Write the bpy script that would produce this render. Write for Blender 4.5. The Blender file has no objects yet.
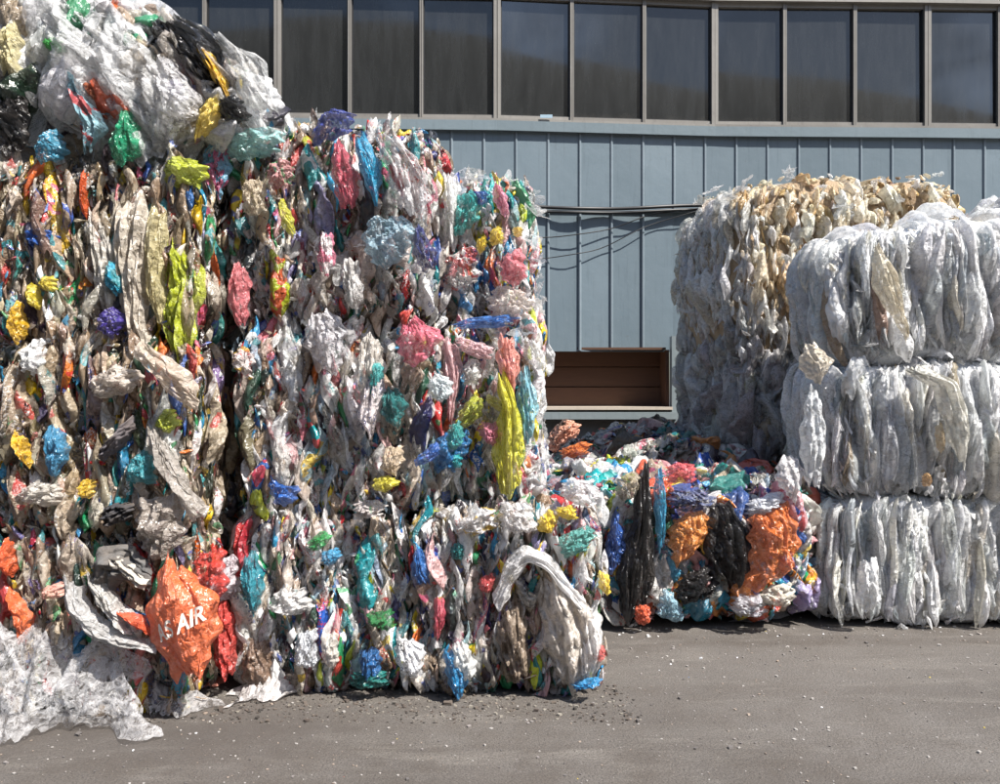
import bpy, math, random
import numpy as np
from mathutils import Vector, Matrix, Euler
R = math.radians
random.seed(7); rng = np.random.default_rng(7)
C = bpy.context.scene.collection
scn = bpy.context.scene

# ------------------------------------------------------------ camera, sky, sun, exposure
F = 850.0; CX, CY, EYE = 500.0, 392.0, 1.6
cam = bpy.data.cameras.new('camera'); camo = bpy.data.objects.new('camera', cam); C.objects.link(camo)
cam.sensor_width = 36.0; cam.lens = 36.0 * F / 1000.0; cam.clip_end = 2000
camo.location = (0, 0, EYE); camo.rotation_euler = (R(90), 0, 0); scn.camera = camo
SUN = Vector((0.54, -0.43, 0.86)).normalized()
sun_el = math.asin(SUN.z); sun_rot = math.atan2(SUN.x, SUN.y)
w = bpy.data.worlds.new('World'); scn.world = w; w.use_nodes = True
nt = w.node_tree; bg = nt.nodes['Background']
sky = nt.nodes.new('ShaderNodeTexSky'); sky.sky_type = 'NISHITA'; sky.sun_disc = False
sky.sun_elevation = sun_el; sky.sun_rotation = sun_rot
tcw = nt.nodes.new('ShaderNodeTexCoord'); mpw = nt.nodes.new('ShaderNodeMapping'); mpw.inputs['Scale'].default_value = (1, 1, 2.6); cln = nt.nodes.new('ShaderNodeTexNoise'); cln.inputs['Scale'].default_value = 3.2; cln.inputs['Detail'].default_value = 7; cln.inputs['Roughness'].default_value = .6
clr = nt.nodes.new('ShaderNodeMapRange'); clr.inputs['From Min'].default_value = .47; clr.inputs['From Max'].default_value = .68; clr.inputs['To Min'].default_value = 1.0; clr.inputs['To Max'].default_value = 2.6
vm = nt.nodes.new('ShaderNodeVectorMath'); vm.operation = 'SCALE'   # scattered bright clouds
nt.links.new(tcw.outputs['Generated'], mpw.inputs[0]); nt.links.new(mpw.outputs[0], cln.inputs['Vector']); nt.links.new(cln.outputs[0], clr.inputs[0]); nt.links.new(sky.outputs[0], vm.inputs[0]); nt.links.new(clr.outputs[0], vm.inputs['Scale'])
nt.links.new(vm.outputs[0], bg.inputs[0]); bg.inputs[1].default_value = 0.07
sl = bpy.data.lights.new('sun', 'SUN'); sl.energy = 4.9; sl.angle = R(0.5); sl.color = (1.0, 0.955, 0.89)
so = bpy.data.objects.new('sun', sl); C.objects.link(so); so.rotation_euler = (-SUN).to_track_quat('-Z', 'Y').to_euler()
scn.view_settings.view_transform = 'Standard'; scn.view_settings.look = 'None'
scn.view_settings.exposure = 1.15; scn.view_settings.gamma = 1.0
scn.cycles.transparent_max_bounces = 12; scn.cycles.max_bounces = 7

def wp(px, py, Y):
    return Vector(((px - CX) / F * Y, Y, EYE + (CY - py) / F * Y))

# ------------------------------------------------------------ node helpers and materials
class NB:
    def __init__(s, name):
        s.m = bpy.data.materials.new(name); s.m.use_nodes = True; s.t = s.m.node_tree; s.t.nodes.clear()
        s.out = s.n('ShaderNodeOutputMaterial')
    def n(s, typ, ins=None, **kw):
        nd = s.t.nodes.new(typ)
        for k, v in kw.items(): setattr(nd, k, v)
        for k, v in (ins or {}).items():
            if isinstance(v, bpy.types.NodeSocket): s.t.links.new(v, nd.inputs[k])
            else: nd.inputs[k].default_value = v
        return nd
    def math(s, op, a, b=0.0, c=None, clamp=False):
        i = {0: a, 1: b}
        if c is not None: i[2] = c
        return s.n('ShaderNodeMath', i, operation=op, use_clamp=clamp).outputs[0]
    def vmath(s, op, a, b):
        return s.n('ShaderNodeVectorMath', {0: a, 1: b}, operation=op).outputs[0]
    def vscale(s, a, k):
        return s.n('ShaderNodeVectorMath', {0: a, 'Scale': k}, operation='SCALE').outputs[0]
    def mix(s, f, a, b, blend='MIX'):
        nd = s.t.nodes.new('ShaderNodeMix'); nd.data_type = 'RGBA'; nd.blend_type = blend
        for i, v in ((0, f), (6, a), (7, b)):
            if isinstance(v, bpy.types.NodeSocket): s.t.links.new(v, nd.inputs[i])
            else: nd.inputs[i].default_value = (*v, 1) if i > 0 and len(v) == 3 else v
        return nd.outputs[2]
    def ramp(s, f, stops, interp='LINEAR'):
        nd = s.n('ShaderNodeValToRGB', {0: f}); cr = nd.color_ramp; cr.interpolation = interp
        while len(cr.elements) < len(stops): cr.elements.new(0.5)
        for e, (p, c) in zip(cr.elements, stops):
            e.position = p; e.color = (*c, 1) if not isinstance(c, (int, float)) else (c, c, c, 1)
        return nd.outputs[0]
    def noise(s, vec, scale, detail=3, rough=0.5, dist=0.0, out=0):
        return s.n('ShaderNodeTexNoise', {'Vector': vec, 'Scale': scale, 'Detail': detail, 'Roughness': rough, 'Distortion': dist}).outputs[out]
    def scale(s, vec, sc):
        return s.n('ShaderNodeMapping', {'Vector': vec, 'Scale': sc}).outputs[0]
    def surf(s, sh): s.t.links.new(sh, s.out.inputs['Surface']); return s.m

def film_material(name, stuff=False, gloss=0.22, printed=True, cloth=False):
    b = NB(name)
    tc = b.n('ShaderNodeTexCoord').outputs['Object']
    if stuff:
        a = b.n('ShaderNodeAttribute', attribute_name='piece_colour'); col = a.outputs['Color']; alpha = a.outputs['Alpha']
        rnd = b.n('ShaderNodeAttribute', attribute_name='piece_random').outputs['Fac']
    else:
        oi = b.n('ShaderNodeObjectInfo'); col = oi.outputs['Color']; alpha = oi.outputs['Alpha']; rnd = oi.outputs['Random']
    off = b.math('MULTIPLY', rnd, 61.0)
    vec = b.vmath('ADD', tc, b.n('ShaderNodeCombineXYZ', {0: off, 1: b.math('MULTIPLY', rnd, 37.0), 2: 0.0}).outputs[0])
    fr = lambda k: b.math('FRACT', b.math('MULTIPLY', rnd, k))
    base = col
    if printed:
        pc = b.ramp(fr(71.3), [(0, (.55, .03, .03)), (.16, (.02, .09, .42)), (.3, (.8, .8, .78)), (.45, (.02, .3, .1)), (.56, (.75, .5, .02)), (.66, (.65, .1, .22)), (.76, (.03, .03, .03)), (.86, (.02, .33, .38))], 'CONSTANT')
        m1 = b.math('GREATER_THAN', b.noise(vec, 11.0, 1.5, 0.5, 0.6), 0.56)
        m1 = b.math('MULTIPLY', m1, b.math('GREATER_THAN', fr(13.7), 0.58))
        rows = b.math('GREATER_THAN', b.math('SINE', b.math('MULTIPLY', b.n('ShaderNodeSeparateXYZ', {0: vec}).outputs[1], 170.0)), 0.1)
        let = b.math('GREATER_THAN', b.noise(b.scale(vec, (1, .5, 1)), 95.0, 1.0, 0.5), 0.53)
        area = b.math('GREATER_THAN', b.noise(vec, 7.0, 0.0), 0.5)
        m2 = b.math('MULTIPLY', b.math('MULTIPLY', rows, let), b.math('MULTIPLY', area, b.math('GREATER_THAN', fr(29.1), 0.6)))
        base = b.mix(b.math('MULTIPLY', m1, .85), base, pc)
        tcx = b.ramp(fr(5.7), [(0, (.7, .7, .7)), (.4, (.02, .05, .25)), (.65, (.5, .03, .03)), (.85, (.02, .02, .02))], 'CONSTANT')
        base = b.mix(b.math('MULTIPLY', m2, .75), base, tcx)
    dirt = b.ramp(b.noise(vec, 6.0, 5, 0.65), [(.42, 0.0), (.72, 1.0)])
    base = b.mix(b.math('MULTIPLY', dirt, (.40 if printed else .22) if not cloth else .5), base, (.16, .12, .085))
    # crinkles: shards of film each tilted its own way, plus fine sharp creases
    warp = b.vscale(b.noise(vec, 9.0, 3, .6, 0, 1), .10)
    wv = b.scale(b.vmath('ADD', vec, warp), (1, .3, 1) if not stuff else (1, 1, .3))
    v1 = b.n('ShaderNodeTexVoronoi', {'Vector': wv, 'Scale': 40.0}); v2 = b.n('ShaderNodeTexVoronoi', {'Vector': wv, 'Scale': 85.0})
    n1 = b.noise(wv, 30.0, 4, 0.6, 0.9)
    r1 = b.math('ABSOLUTE', b.math('SUBTRACT', n1, 0.5))
    bump = b.n('ShaderNodeBump', {'Strength': .8 if not cloth else .5, 'Distance': 0.016, 'Height': r1}).outputs[0]
    half = (.5, .5, .5)
    t1 = b.vscale(b.vmath('SUBTRACT', v1.outputs['Color'], half), .75 if not cloth else .2)
    t2 = b.vscale(b.vmath('SUBTRACT', v2.outputs['Color'], half), .55 if not cloth else .2)
    nrm = b.n('ShaderNodeVectorMath', {0: b.vmath('ADD', bump, b.vmath('ADD', t1, t2))}, operation='NORMALIZE').outputs[0]
    rough = b.math('ADD', b.math('ADD', gloss, b.math('MULTIPLY', fr(17.3), .12)), b.math('MULTIPLY', dirt, 0.25))
    if not printed: base = b.mix(b.math('MULTIPLY', b.math('MULTIPLY', b.math('SUBTRACT', .06, r1, clamp=True), 4.0, clamp=True), b.math('MULTIPLY', b.n('ShaderNodeRGBToBW', {0: base}).outputs[0], 1.1, clamp=True)), base, (.84, .84, .84))
    p = b.n('ShaderNodeBsdfPrincipled', {'Base Color': base, 'Roughness': rough if not cloth else .9, 'Specular IOR Level': 1.0 if not cloth else .1, 'Normal': nrm})
    if cloth: return b.surf(p.outputs[0])
    # fold highlights whitened into the colour along creases, where stretched film also pales
    tl = b.n('ShaderNodeBsdfTranslucent', {'Color': b.mix(.25, base, (.9, .9, .9)) if not printed else base, 'Normal': bump})
    m = b.n('ShaderNodeMixShader', {0: .30 if printed else .40, 1: p.outputs[0], 2: tl.outputs[0]}).outputs[0]
    tr = b.n('ShaderNodeBsdfTransparent')
    # creases and doubled film look denser than single film
    al = b.math('ADD', alpha, b.math('MULTIPLY', b.math('SUBTRACT', 0.06, r1), 2.6), clamp=True)
    al = b.math('MAXIMUM', al, b.math('GREATER_THAN', alpha, .97))
    m = b.n('ShaderNodeMixShader', {0: al, 1: tr.outputs[0], 2: m}).outputs[0]
    return b.surf(m)

M = {}
M['film'] = film_material('film', False, .13)
M['film_plain'] = film_material('film_plain', False, .13, printed=False)
M['glossy'] = film_material('glossy_film', False, .07, printed=False)
M['film_stuff'] = film_material('film_stuff', True, .17)
M['clear'] = film_material('clear_film', False, .12, printed=False)
M['clear_stuff'] = film_material('clear_film_stuff', True, .14, printed=False)
M['cloth'] = film_material('cloth', False, .8, printed=False, cloth=True)

def core_material(name, c1, c2):
    b = NB(name); tc = b.n('ShaderNodeTexCoord').outputs['Object']
    c = b.mix(b.noise(tc, 9, 5, .7), c1, c2)
    bp = b.n('ShaderNodeBump', {'Strength': 1.0, 'Distance': .05, 'Height': b.noise(b.scale(tc, (1, 1, .4)), 22, 4, .7)}).outputs[0]
    return b.surf(b.n('ShaderNodeBsdfPrincipled', {'Base Color': c, 'Roughness': .6, 'Normal': bp}).outputs[0])
M['core_mixed'] = core_material('compacted_mixed_film', (.12, .09, .07), (.32, .26, .21))  # dark brown core colour puts shade into the gaps between bags
M['core_clear'] = core_material('compacted_clear_film', (.66, .68, .70), (.82, .82, .82))
M['core_straw'] = core_material('compacted_straw_film', (.2, .13, .07), (.45, .33, .2))

def asphalt():
    b = NB('asphalt'); tc = b.n('ShaderNodeTexCoord').outputs['Object']
    big = b.noise(tc, .8, 4, .6, .4); mid = b.noise(tc, 4, 9, .72); fine = b.noise(tc, 110, 4, .8)
    c = b.mix(b.ramp(big, [(.35, 0.0), (.65, 1.0)]), (.082, .071, .062), (.124, .110, .098))
    c = b.mix(b.ramp(mid, [(.40, .0), (.62, .8)]), c, (.078, .064, .052))
    wear = b.noise(b.scale(tc, (.12, 1.0, 1)), 1.6, 3, .5, .3)
    c = b.mix(b.ramp(wear, [(.45, 0.0), (.62, .5)]), c, (.150, .136, .122))
    streak = b.noise(b.scale(tc, (.35, 1.6, 1)), 2.6, 6, .7, .7)
    c = b.mix(b.ramp(streak, [(.52, 0.0), (.70, .5)]), c, (.22, .20, .175))
    c = b.mix(b.ramp(fine, [(.40, .85), (.53, 0.0)]), c, (.034, .029, .025))
    v = b.n('ShaderNodeTexVoronoi', {'Vector': tc, 'Scale': 120.0, 'Randomness': 1.0}).outputs['Distance']
    c = b.mix(b.math('MULTIPLY', b.math('LESS_THAN', v, .15), b.ramp(b.noise(tc, 14, 4), [(.42, 0.0), (.58, .8)])), c, (.30, .27, .24))
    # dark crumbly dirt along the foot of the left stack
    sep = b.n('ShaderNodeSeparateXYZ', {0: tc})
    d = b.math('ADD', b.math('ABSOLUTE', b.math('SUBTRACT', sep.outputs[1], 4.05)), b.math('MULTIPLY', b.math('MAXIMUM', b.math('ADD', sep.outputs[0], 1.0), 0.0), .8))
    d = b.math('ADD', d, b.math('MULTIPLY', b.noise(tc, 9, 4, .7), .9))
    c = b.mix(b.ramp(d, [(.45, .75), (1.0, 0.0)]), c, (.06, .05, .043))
    hgt = b.math('ADD', b.math('MULTIPLY', fine, .5), b.math('ADD', b.math('MULTIPLY', mid, 1.2), b.math('MULTIPLY', b.noise(tc, 45, 3, .7), .6)))
    bp = b.n('ShaderNodeBump', {'Strength': .8, 'Distance': .013, 'Height': hgt}).outputs[0]
    return b.surf(b.n('ShaderNodeBsdfPrincipled', {'Base Color': c, 'Roughness': .8, 'Normal': bp}).outputs[0])
M['asphalt'] = asphalt()

def painted_metal(name, c1, c2, rust=.25):
    b = NB(name); tc = b.n('ShaderNodeTexCoord').outputs['Object']
    g = b.n('ShaderNodeNewGeometry').outputs['Position']; rnd = b.n('ShaderNodeObjectInfo').outputs['Random']
    c = b.mix(b.noise(g, 1.3, 5, .65), c1, c2)
    c = b.mix(b.math('MULTIPLY', rnd, .55), c, tuple(x * .72 for x in c1))
    st = b.noise(b.scale(g, (9, 9, .7)), 2.2, 4, .65)
    c = b.mix(b.ramp(st, [(.55, 0.0), (.8, .45)]), c, tuple(x * .55 for x in c1))
    sp = b.noise(g, 26, 4, .75)
    c = b.mix(b.ramp(sp, [(.62, 0.0), (.80, rust * .7)]), c, (.30, .31, .31))
    sp2 = b.noise(g, 11, 5, .8)
    c = b.mix(b.ramp(sp2, [(.66, 0.0), (.72, rust * 1.6)]), c, (.10, .085, .07))
    bp = b.n('ShaderNodeBump', {'Strength': .35, 'Distance': .01, 'Height': b.noise(g, 4.5, 3, .6)}).outputs[0]
    return b.surf(b.n('ShaderNodeBsdfPrincipled', {'Base Color': c, 'Roughness': .38, 'Metallic': .0, 'Normal': bp}).outputs[0])
M['cladding'] = painted_metal('blue_grey_cladding', (.104, .143, .168), (.160, .200, .227), .5)
M['seam'] = painted_metal('blue_grey_seam', (.13, .165, .19), (.19, .225, .25), .55)
M['flashing'] = painted_metal('pale_blue_flashing', (.13, .17, .19), (.18, .22, .24), .5)
M['pale'] = painted_metal('pale_panel', (.17, .205, .215), (.24, .27, .28), .5)
M['dusty'] = painted_metal('dusty_ledge', (.42, .36, .29), (.52, .46, .39), .3)
M['mullion'] = painted_metal('weathered_frame', (.14, .13, .115), (.30, .285, .26), .9)
M['concrete'] = painted_metal('grey_concrete', (.20, .20, .19), (.28, .27, .26), .3)

def wood():
    b = NB('brown_board'); g = b.n('ShaderNodeTexCoord').outputs['Object']; rnd = b.n('ShaderNodeObjectInfo').outputs['Random']
    n = b.noise(b.scale(g, (1, 8, 14)), 4, 5, .65, .4)
    c = b.mix(n, (.03, .013, .006), (.095, .04, .017)); c = b.mix(b.math('MULTIPLY', rnd, .4), c, (.12, .05, .025))
    return b.surf(b.n('ShaderNodeBsdfPrincipled', {'Base Color': c, 'Roughness': .6}).outputs[0])
M['wood'] = wood()
def glass():
    b = NB('dark_dusty_glass'); g = b.n('ShaderNodeNewGeometry').outputs['Position']
    n = b.noise(b.scale(g, (5, 5, .8)), 1.6, 5, .7); n2 = b.noise(g, 50, 3, .8)
    c = b.mix(b.ramp(n, [(.3, 0.0), (.95, 1.0)]), (.010, .011, .012), (.032, .034, .035))
    c = b.mix(b.math('MAXIMUM', b.ramp(n2, [(.68, 0.0), (.74, .6)]), b.math('MULTIPLY', b.n('ShaderNodeObjectInfo').outputs['Random'], .07)), c, (.12, .12, .11))
    # dust collected along the bottom edge of the panes
    z = b.n('ShaderNodeSeparateXYZ', {0: g}).outputs[2]
    dz = b.math('ADD', z, b.math('MULTIPLY', b.noise(g, 6, 4, .7), .22))
    c = b.mix(b.ramp(b.math('SUBTRACT', dz, 4.4), [(.5, .45), (.75, 0.0)]), c, (.11, .10, .085))
    bp = b.n('ShaderNodeBump', {'Strength': .03, 'Distance': .02, 'Height': 0.5}).outputs[0]
    return b.surf(b.n('ShaderNodeBsdfPrincipled', {'Base Color': c, 'Roughness': b.ramp(n, [(.3, .02), (.7, .07)]), 'Specular IOR Level': .8, 'Normal': bp}).outputs[0])
M['glass'] = glass()
def flat(name, c, r=.6):
    b = NB(name); tc = b.n('ShaderNodeTexCoord').outputs['Object']
    cc = b.mix(b.noise(tc, 18, 4, .6), tuple(x * .75 for x in c), c)
    return b.surf(b.n('ShaderNodeBsdfPrincipled', {'Base Color': cc, 'Roughness': r}).outputs[0])
M['rubber'] = flat('black_cable', (.015, .015, .016), .45)
M['hill'] = flat('dry_hillside', (.06, .055, .04), .9)
M['roof'] = flat('grey_roof', (.2, .2, .2), .8)
M['letter'] = flat('white_print', (.72, .66, .6), .4)

# ------------------------------------------------------------ object helpers
def mesh_np(name, V, Q, mats, smooth=True):
    me = bpy.data.meshes.new(name); V = np.asarray(V, np.float32); Q = np.asarray(Q, np.int32); k = Q.shape[1]
    me.vertices.add(len(V)); me.vertices.foreach_set('co', V.ravel())
    me.loops.add(Q.size); me.loops.foreach_set('vertex_index', Q.ravel())
    me.polygons.add(len(Q)); me.polygons.foreach_set('loop_start', np.arange(0, Q.size, k, dtype=np.int32))
    me.polygons.foreach_set('use_smooth', np.full(len(Q), smooth, bool))
    for m in mats: me.materials.append(m)
    me.update(calc_edges=True); me.validate()
    return me
def link(name, me, parent=None, loc=(0, 0, 0), label=None, cat=None, group=None, kind=None):
    o = bpy.data.objects.new(name, me); C.objects.link(o); o.location = loc
    if parent: o.parent = parent
    if label: o['label'] = label
    if cat: o['category'] = cat
    if group: o['group'] = group
    if kind: o['kind'] = kind
    return o
def empty(name, loc, label, cat, group=None):
    o = link(name, None, None, loc, label, cat, group); o.empty_display_size = .2; return o
def box_data(x0, x1, y0, y1, z0, z1, bev=0.0):
    V = [(x, y, z) for x in (x0, x1) for y in (y0, y1) for z in (z0, z1)]
    Q = [(0, 1, 3, 2), (4, 6, 7, 5), (0, 4, 5, 1), (2, 3, 7, 6), (0, 2, 6, 4), (1, 5, 7, 3)]
    return np.array(V, float), np.array(Q)
def join(parts):
    V = []; Q = []; n = 0
    for v, q in parts: V.append(v); Q.append(q + n); n += len(v)
    return np.concatenate(V), np.concatenate(Q)
def obj_boxes(name, boxes, m, parent=None, loc=(0, 0, 0), yaw=0, **kw):
    V, Q = join([box_data(*b) for b in boxes]); o = link(name, mesh_np(name, V, Q, [m], False), parent, loc, **kw)
    o.rotation_euler[2] = yaw; return o
def tube_data(pts, r, n=8):
    pts = [Vector(p) for p in pts]; V = []; Q = []
    for i, p in enumerate(pts):
        t = (pts[min(i + 1, len(pts) - 1)] - pts[max(i - 1, 0)]).normalized()
        a = t.cross(Vector((0, 0, 1)) if abs(t.z) < .9 else Vector((1, 0, 0))).normalized(); b = t.cross(a)
        for k in range(n):
            an = 2 * math.pi * k / n; V.append(p + a * math.cos(an) * r + b * math.sin(an) * r)
    for i in range(len(pts) - 1):
        for k in range(n): Q.append((i * n + k, i * n + (k + 1) % n, (i + 1) * n + (k + 1) % n, (i + 1) * n + k))
    return np.array([tuple(v) for v in V]), np.array(Q)

# ------------------------------------------------------------ ground and hill
def sheet(name, m, x0, x1, y0, y1, z, n, amp, fn=None):
    xs = np.linspace(x0, x1, n); ys = np.linspace(y0, y1, n); X, Y = np.meshgrid(xs, ys)
    Z = np.full_like(X, z) + (fn(X, Y) if fn is not None else 0)
    V = np.stack([X, Y, Z], -1).reshape(-1, 3); i = np.arange((n - 1) * (n - 1)); r = i // (n - 1); c = i % (n - 1); a = r * n + c
    Q = np.stack([a, a + 1, a + n + 1, a + n], -1)
    return link(name, mesh_np(name, V, Q, [m]), kind='structure')
sheet('ground', M['asphalt'], -400, 400, -400, 400, 0, 3, 0)
sheet('hill', M['hill'], -300, 300, -260, -90, -.5, 60, 0,
      lambda X, Y: np.clip(1 - ((Y + 175) / 85) ** 2, 0, 1) * (78 - .08 * X + 4 * np.sin(X / 38 + 1) + 1.5 * np.sin(X / 17 + 2)))

# ------------------------------------------------------------ factory building
bld = empty('factory_building', (0, 10.4, 0), 'blue grey metal clad factory wall with dark windows and a low boarded opening', 'building')
LINE = [(-700, 10.2), (60, 10.22), (278, 10.30), (497, 10.39), (714, 10.63), (926, 10.69), (1500, 10.95)]
PTS = [Vector(((px - CX) / F * Y, Y, 0)) for px, Y in LINE]
def on_line(x, off=0.0):
    for a, b in zip(PTS, PTS[1:]):
        if x <= b.x or b is PTS[-1]:
            t = (x - a.x) / (b.x - a.x); return a.y + (b.y - a.y) * t + off
def quad_slab(name, x0, x1, z0, z1, proud, thick, m, parent, label=None):
    """a slab that follows the facade line between two x positions (its front `proud` metres before the line)"""
    ya, yb = on_line(x0) - proud, on_line(x1) - proud
    V = np.array([(x0, ya, z0), (x1, yb, z0), (x1, yb, z1), (x0, ya, z1), (x0, ya + thick, z0), (x1, yb + thick, z0), (x1, yb + thick, z1), (x0, ya + thick, z1)])
    c = np.array([(x0 + x1) / 2, (ya + yb) / 2, (z0 + z1) / 2])
    Q = np.array([(0, 1, 2, 3), (4, 7, 6, 5), (0, 4, 5, 1), (1, 5, 6, 2), (2, 6, 7, 3), (3, 7, 4, 0)])
    base = parent.matrix_world.translation if False else Vector(parent['_w']) if '_w' in parent else parent.location
    o = link(name, mesh_np(name, V - c, Q, [m], False), parent, Vector(c) - Vector(base), label=label)
    return o, Vector(c)
ZS = 4.81; ZW = 6.44; ZC = 3.86
def seam_part(x, z0, z1, parent, pc, m):
    # rounded standing seam, sub-part of its cladding panel
    y = on_line(x)
    prof = [(-.020, 0), (-.015, -.022), (0, -.030), (.015, -.022), (.020, 0)]
    V = [(x + a, y + b, z) for z in (z0, z1) for a, b in prof]; Q = [(i, i + 1, i + 6, i + 5) for i in range(4)]
    c = np.array([x, y, (z0 + z1) / 2])
    link('seam', mesh_np('seam', np.array(V) - c, Q, [m], True), parent, Vector(c) - pc)
step = .3935; x_rib0 = (579.8 - CX) / F * 10.47
k0 = -22; k1 = 26
OPX0, OPX1, OPZ0, OPZ1 = -.85, 2.045, 1.42, 2.10
for k in range(k0, k1):
    xa = x_rib0 + k * step; xb = xa + step
    jit = random.uniform(-.003, .003)
    o, c = quad_slab('cladding_panel', xa + .001, xb - .001, ZC, ZS, .012 + jit, .05, M['cladding'], bld); seam_part(xa, ZC + .01, ZS - .01, o, c, M['seam'])
    zlow = OPZ1 if xb < OPX1 + .15 and xa > OPX0 - .3 else 0.0
    zl = zlow
    o, c = quad_slab('cladding_panel', xa + .001, xb - .001, zl, ZC - .03, 0.0 + jit, .05, M['cladding'], bld)
    if zl > 0 or xa < OPX0: seam_part(xa, zl + .01, ZC - .06, o, c, M['seam'])
    if -14 < k: 
        o, c = quad_slab('cladding_panel', xa + .001, xb - .001, ZW + .1, 7.6, .05 + jit, .05, M['cladding'], bld); seam_part(xa, ZW + .11, 7.6, o, c, M['seam'])
xL, xR = x_rib0 + k0 * step, x_rib0 + k1 * step
for a, b in zip(PTS, PTS[1:]):
    a2, b2 = max(a.x, xL), min(b.x, xR)
    if b2 - a2 < .05: continue
    quad_slab('sill_flashing', a2, b2, ZS - .03, ZS + .09, .075, .12, M['flashing'], bld)
    quad_slab('window_ledge', a2, b2, ZS + .093, ZS + .125, .045, .12, M['mullion'], bld)
    quad_slab('head_flashing', a2, b2, ZW + .02, ZW + .098, .085, .14, M['mullion'], bld)
    quad_slab('drip_rail', a2, b2, ZC - .028, ZC - .003, .03, .06, M['seam'], bld)
    quad_slab('backing_wall', a2, b2, 2.2, 7.6, -.35, .1, M['concrete'], bld)
# windows: mullion pixel columns measured along the facade
MX = [-400, -325, -250, -175, -100, -25, 50, 132, 205, 278, 350, 421.5, 497, 571.5, 643.6, 714, 784, 854, 926.5, 998, 1070, 1142, 1214, 1286]
def mx(px):
    for _ in range(1):
        Y = 10.4
        for _i in range(6):
            x = (px - CX) / F * Y; Y = on_line(x)
        return x
for i in range(len(MX) - 1):
    xa, xb = mx(MX[i]), mx(MX[i + 1]); wd = lambda p: .042 if p in (497, 714, 926.5, 278, 50) else .021
    wa, wb = wd(MX[i]), wd(MX[i + 1]); z0, z1 = ZS + .125, ZW + .018
    ya, yb = on_line(xa) + .01, on_line(xb) + .01
    ang = math.atan2(yb - ya, xb - xa); L = math.hypot(xb - xa, yb - ya)
    base = Vector((xa, ya, z0)); H = z1 - z0
    fb = [(.003, wa, -.05, .06, 0, H), (L - wb, L - .003, -.05, .06, 0, H), (wa, L - wb, -.03, .05, .0, .045), (wa, L - wb, -.03, .05, H - .05, H)]
    wdw = obj_boxes('window', fb, M['mullion'], bld, base - bld.location, ang)
    obj_boxes('gasket', [(wa + .001, wa + .016, -.012, .03, .045, H - .05), (L - wb - .016, L - wb - .001, -.012, .03, .045, H - .05), (wa + .016, L - wb - .016, -.012, .03, .0455, .058)], M['rubber'], wdw)
    pane = obj_boxes('pane', [(wa + .01, L - wb - .01, 0.012, .02, .02, H - .02)], M['glass'], wdw)
    pane.rotation_euler = (R(random.uniform(-.25, .25)), 0, R(random.uniform(-.5, .5)))
# low boarded opening
zb = [OPZ0, OPZ0 + .245, OPZ0 + .50, OPZ1 + .02]
yo = 10.36
for i in range(3):
    o = obj_boxes('board', [(OPX0 - .05, OPX1 + .04, .0, .035, zb[i] + .005, zb[i + 1] - .006)], M['wood'], bld, (0, yo + .50 + .012 * (i % 2) - bld.location.y, 0))
obj_boxes('paper_strip', [(mx(540), mx(552), -.03, -.026, 4.945, 4.985)], flat('pale_blue_card', (.3, .42, .5)), bld, (0, 0, 0))
obj_boxes('opening_back', [(OPX0 - .3, OPX1 + .04, .56, .6, OPZ0 - .1, OPZ1 + .1)], M['wood'], bld, (0, yo - 10.4 + .02, 0))
obj_boxes('opening_jamb', [(OPX1 + .002, OPX1 + .042, .06, .5, OPZ0, OPZ1 + .02)], M['wood'], bld, (0, yo + .06 - 10.4 + .0, 0))
obj_boxes('opening_soffit', [(OPX0, OPX1, .12, .55, OPZ1 + .021, OPZ1 + .05)], M['wood'], bld, (0, yo - 10.4, 0))
obj_boxes('dusty_ledge', [(OPX0 - .3, OPX1 + .04, -.14, .52, OPZ0 - .035, OPZ0)], M['dusty'], bld, (0, yo + .04 - 10.4, 0))
obj_boxes('ledge_rail', [(OPX0 - .3, OPX1 + .10, -.11, .0, OPZ0 - .15, OPZ0 - .062)], M['pale'], bld, (0, yo + .02 - 10.4, 0))
obj_boxes('plinth', [(OPX0 - .3, OPX1 + .12, .03, .40, 0, OPZ0 - .036)], M['concrete'], bld, (0, yo + .06 - 10.4, 0))
obj_boxes('corner_post', [(OPX1 + .045, OPX1 + .135, -.085, .06, 0.0, 2.28)], M['pale'], bld, (0, yo + .06 - 10.4, 0))
obj_boxes('patch_panel', [(OPX1 + .14, OPX1 + .75, -.012, .02, 0.3, 2.07)], M['pale'], bld, (0, on_line(OPX1 + .45) - .012 - 10.4, 0))
obj_boxes('roof', [(xL, xR, 0.1, 12, 7.62, 7.8)], M['roof'], bld)
obj_boxes('side_wall', [(xL, xL + .1, .1, 12, 0, 7.6)], M['cladding'], bld)
obj_boxes('side_wall', [(xR - .1, xR, .8, 12, 0, 7.6)], M['cladding'], bld)
for (sx, sz, lx, lz) in ((2.25, 1.33, .16, .07), (2.5, 1.30, .22, .09), (2.1, 1.45, .1, .05)): pass

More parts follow.
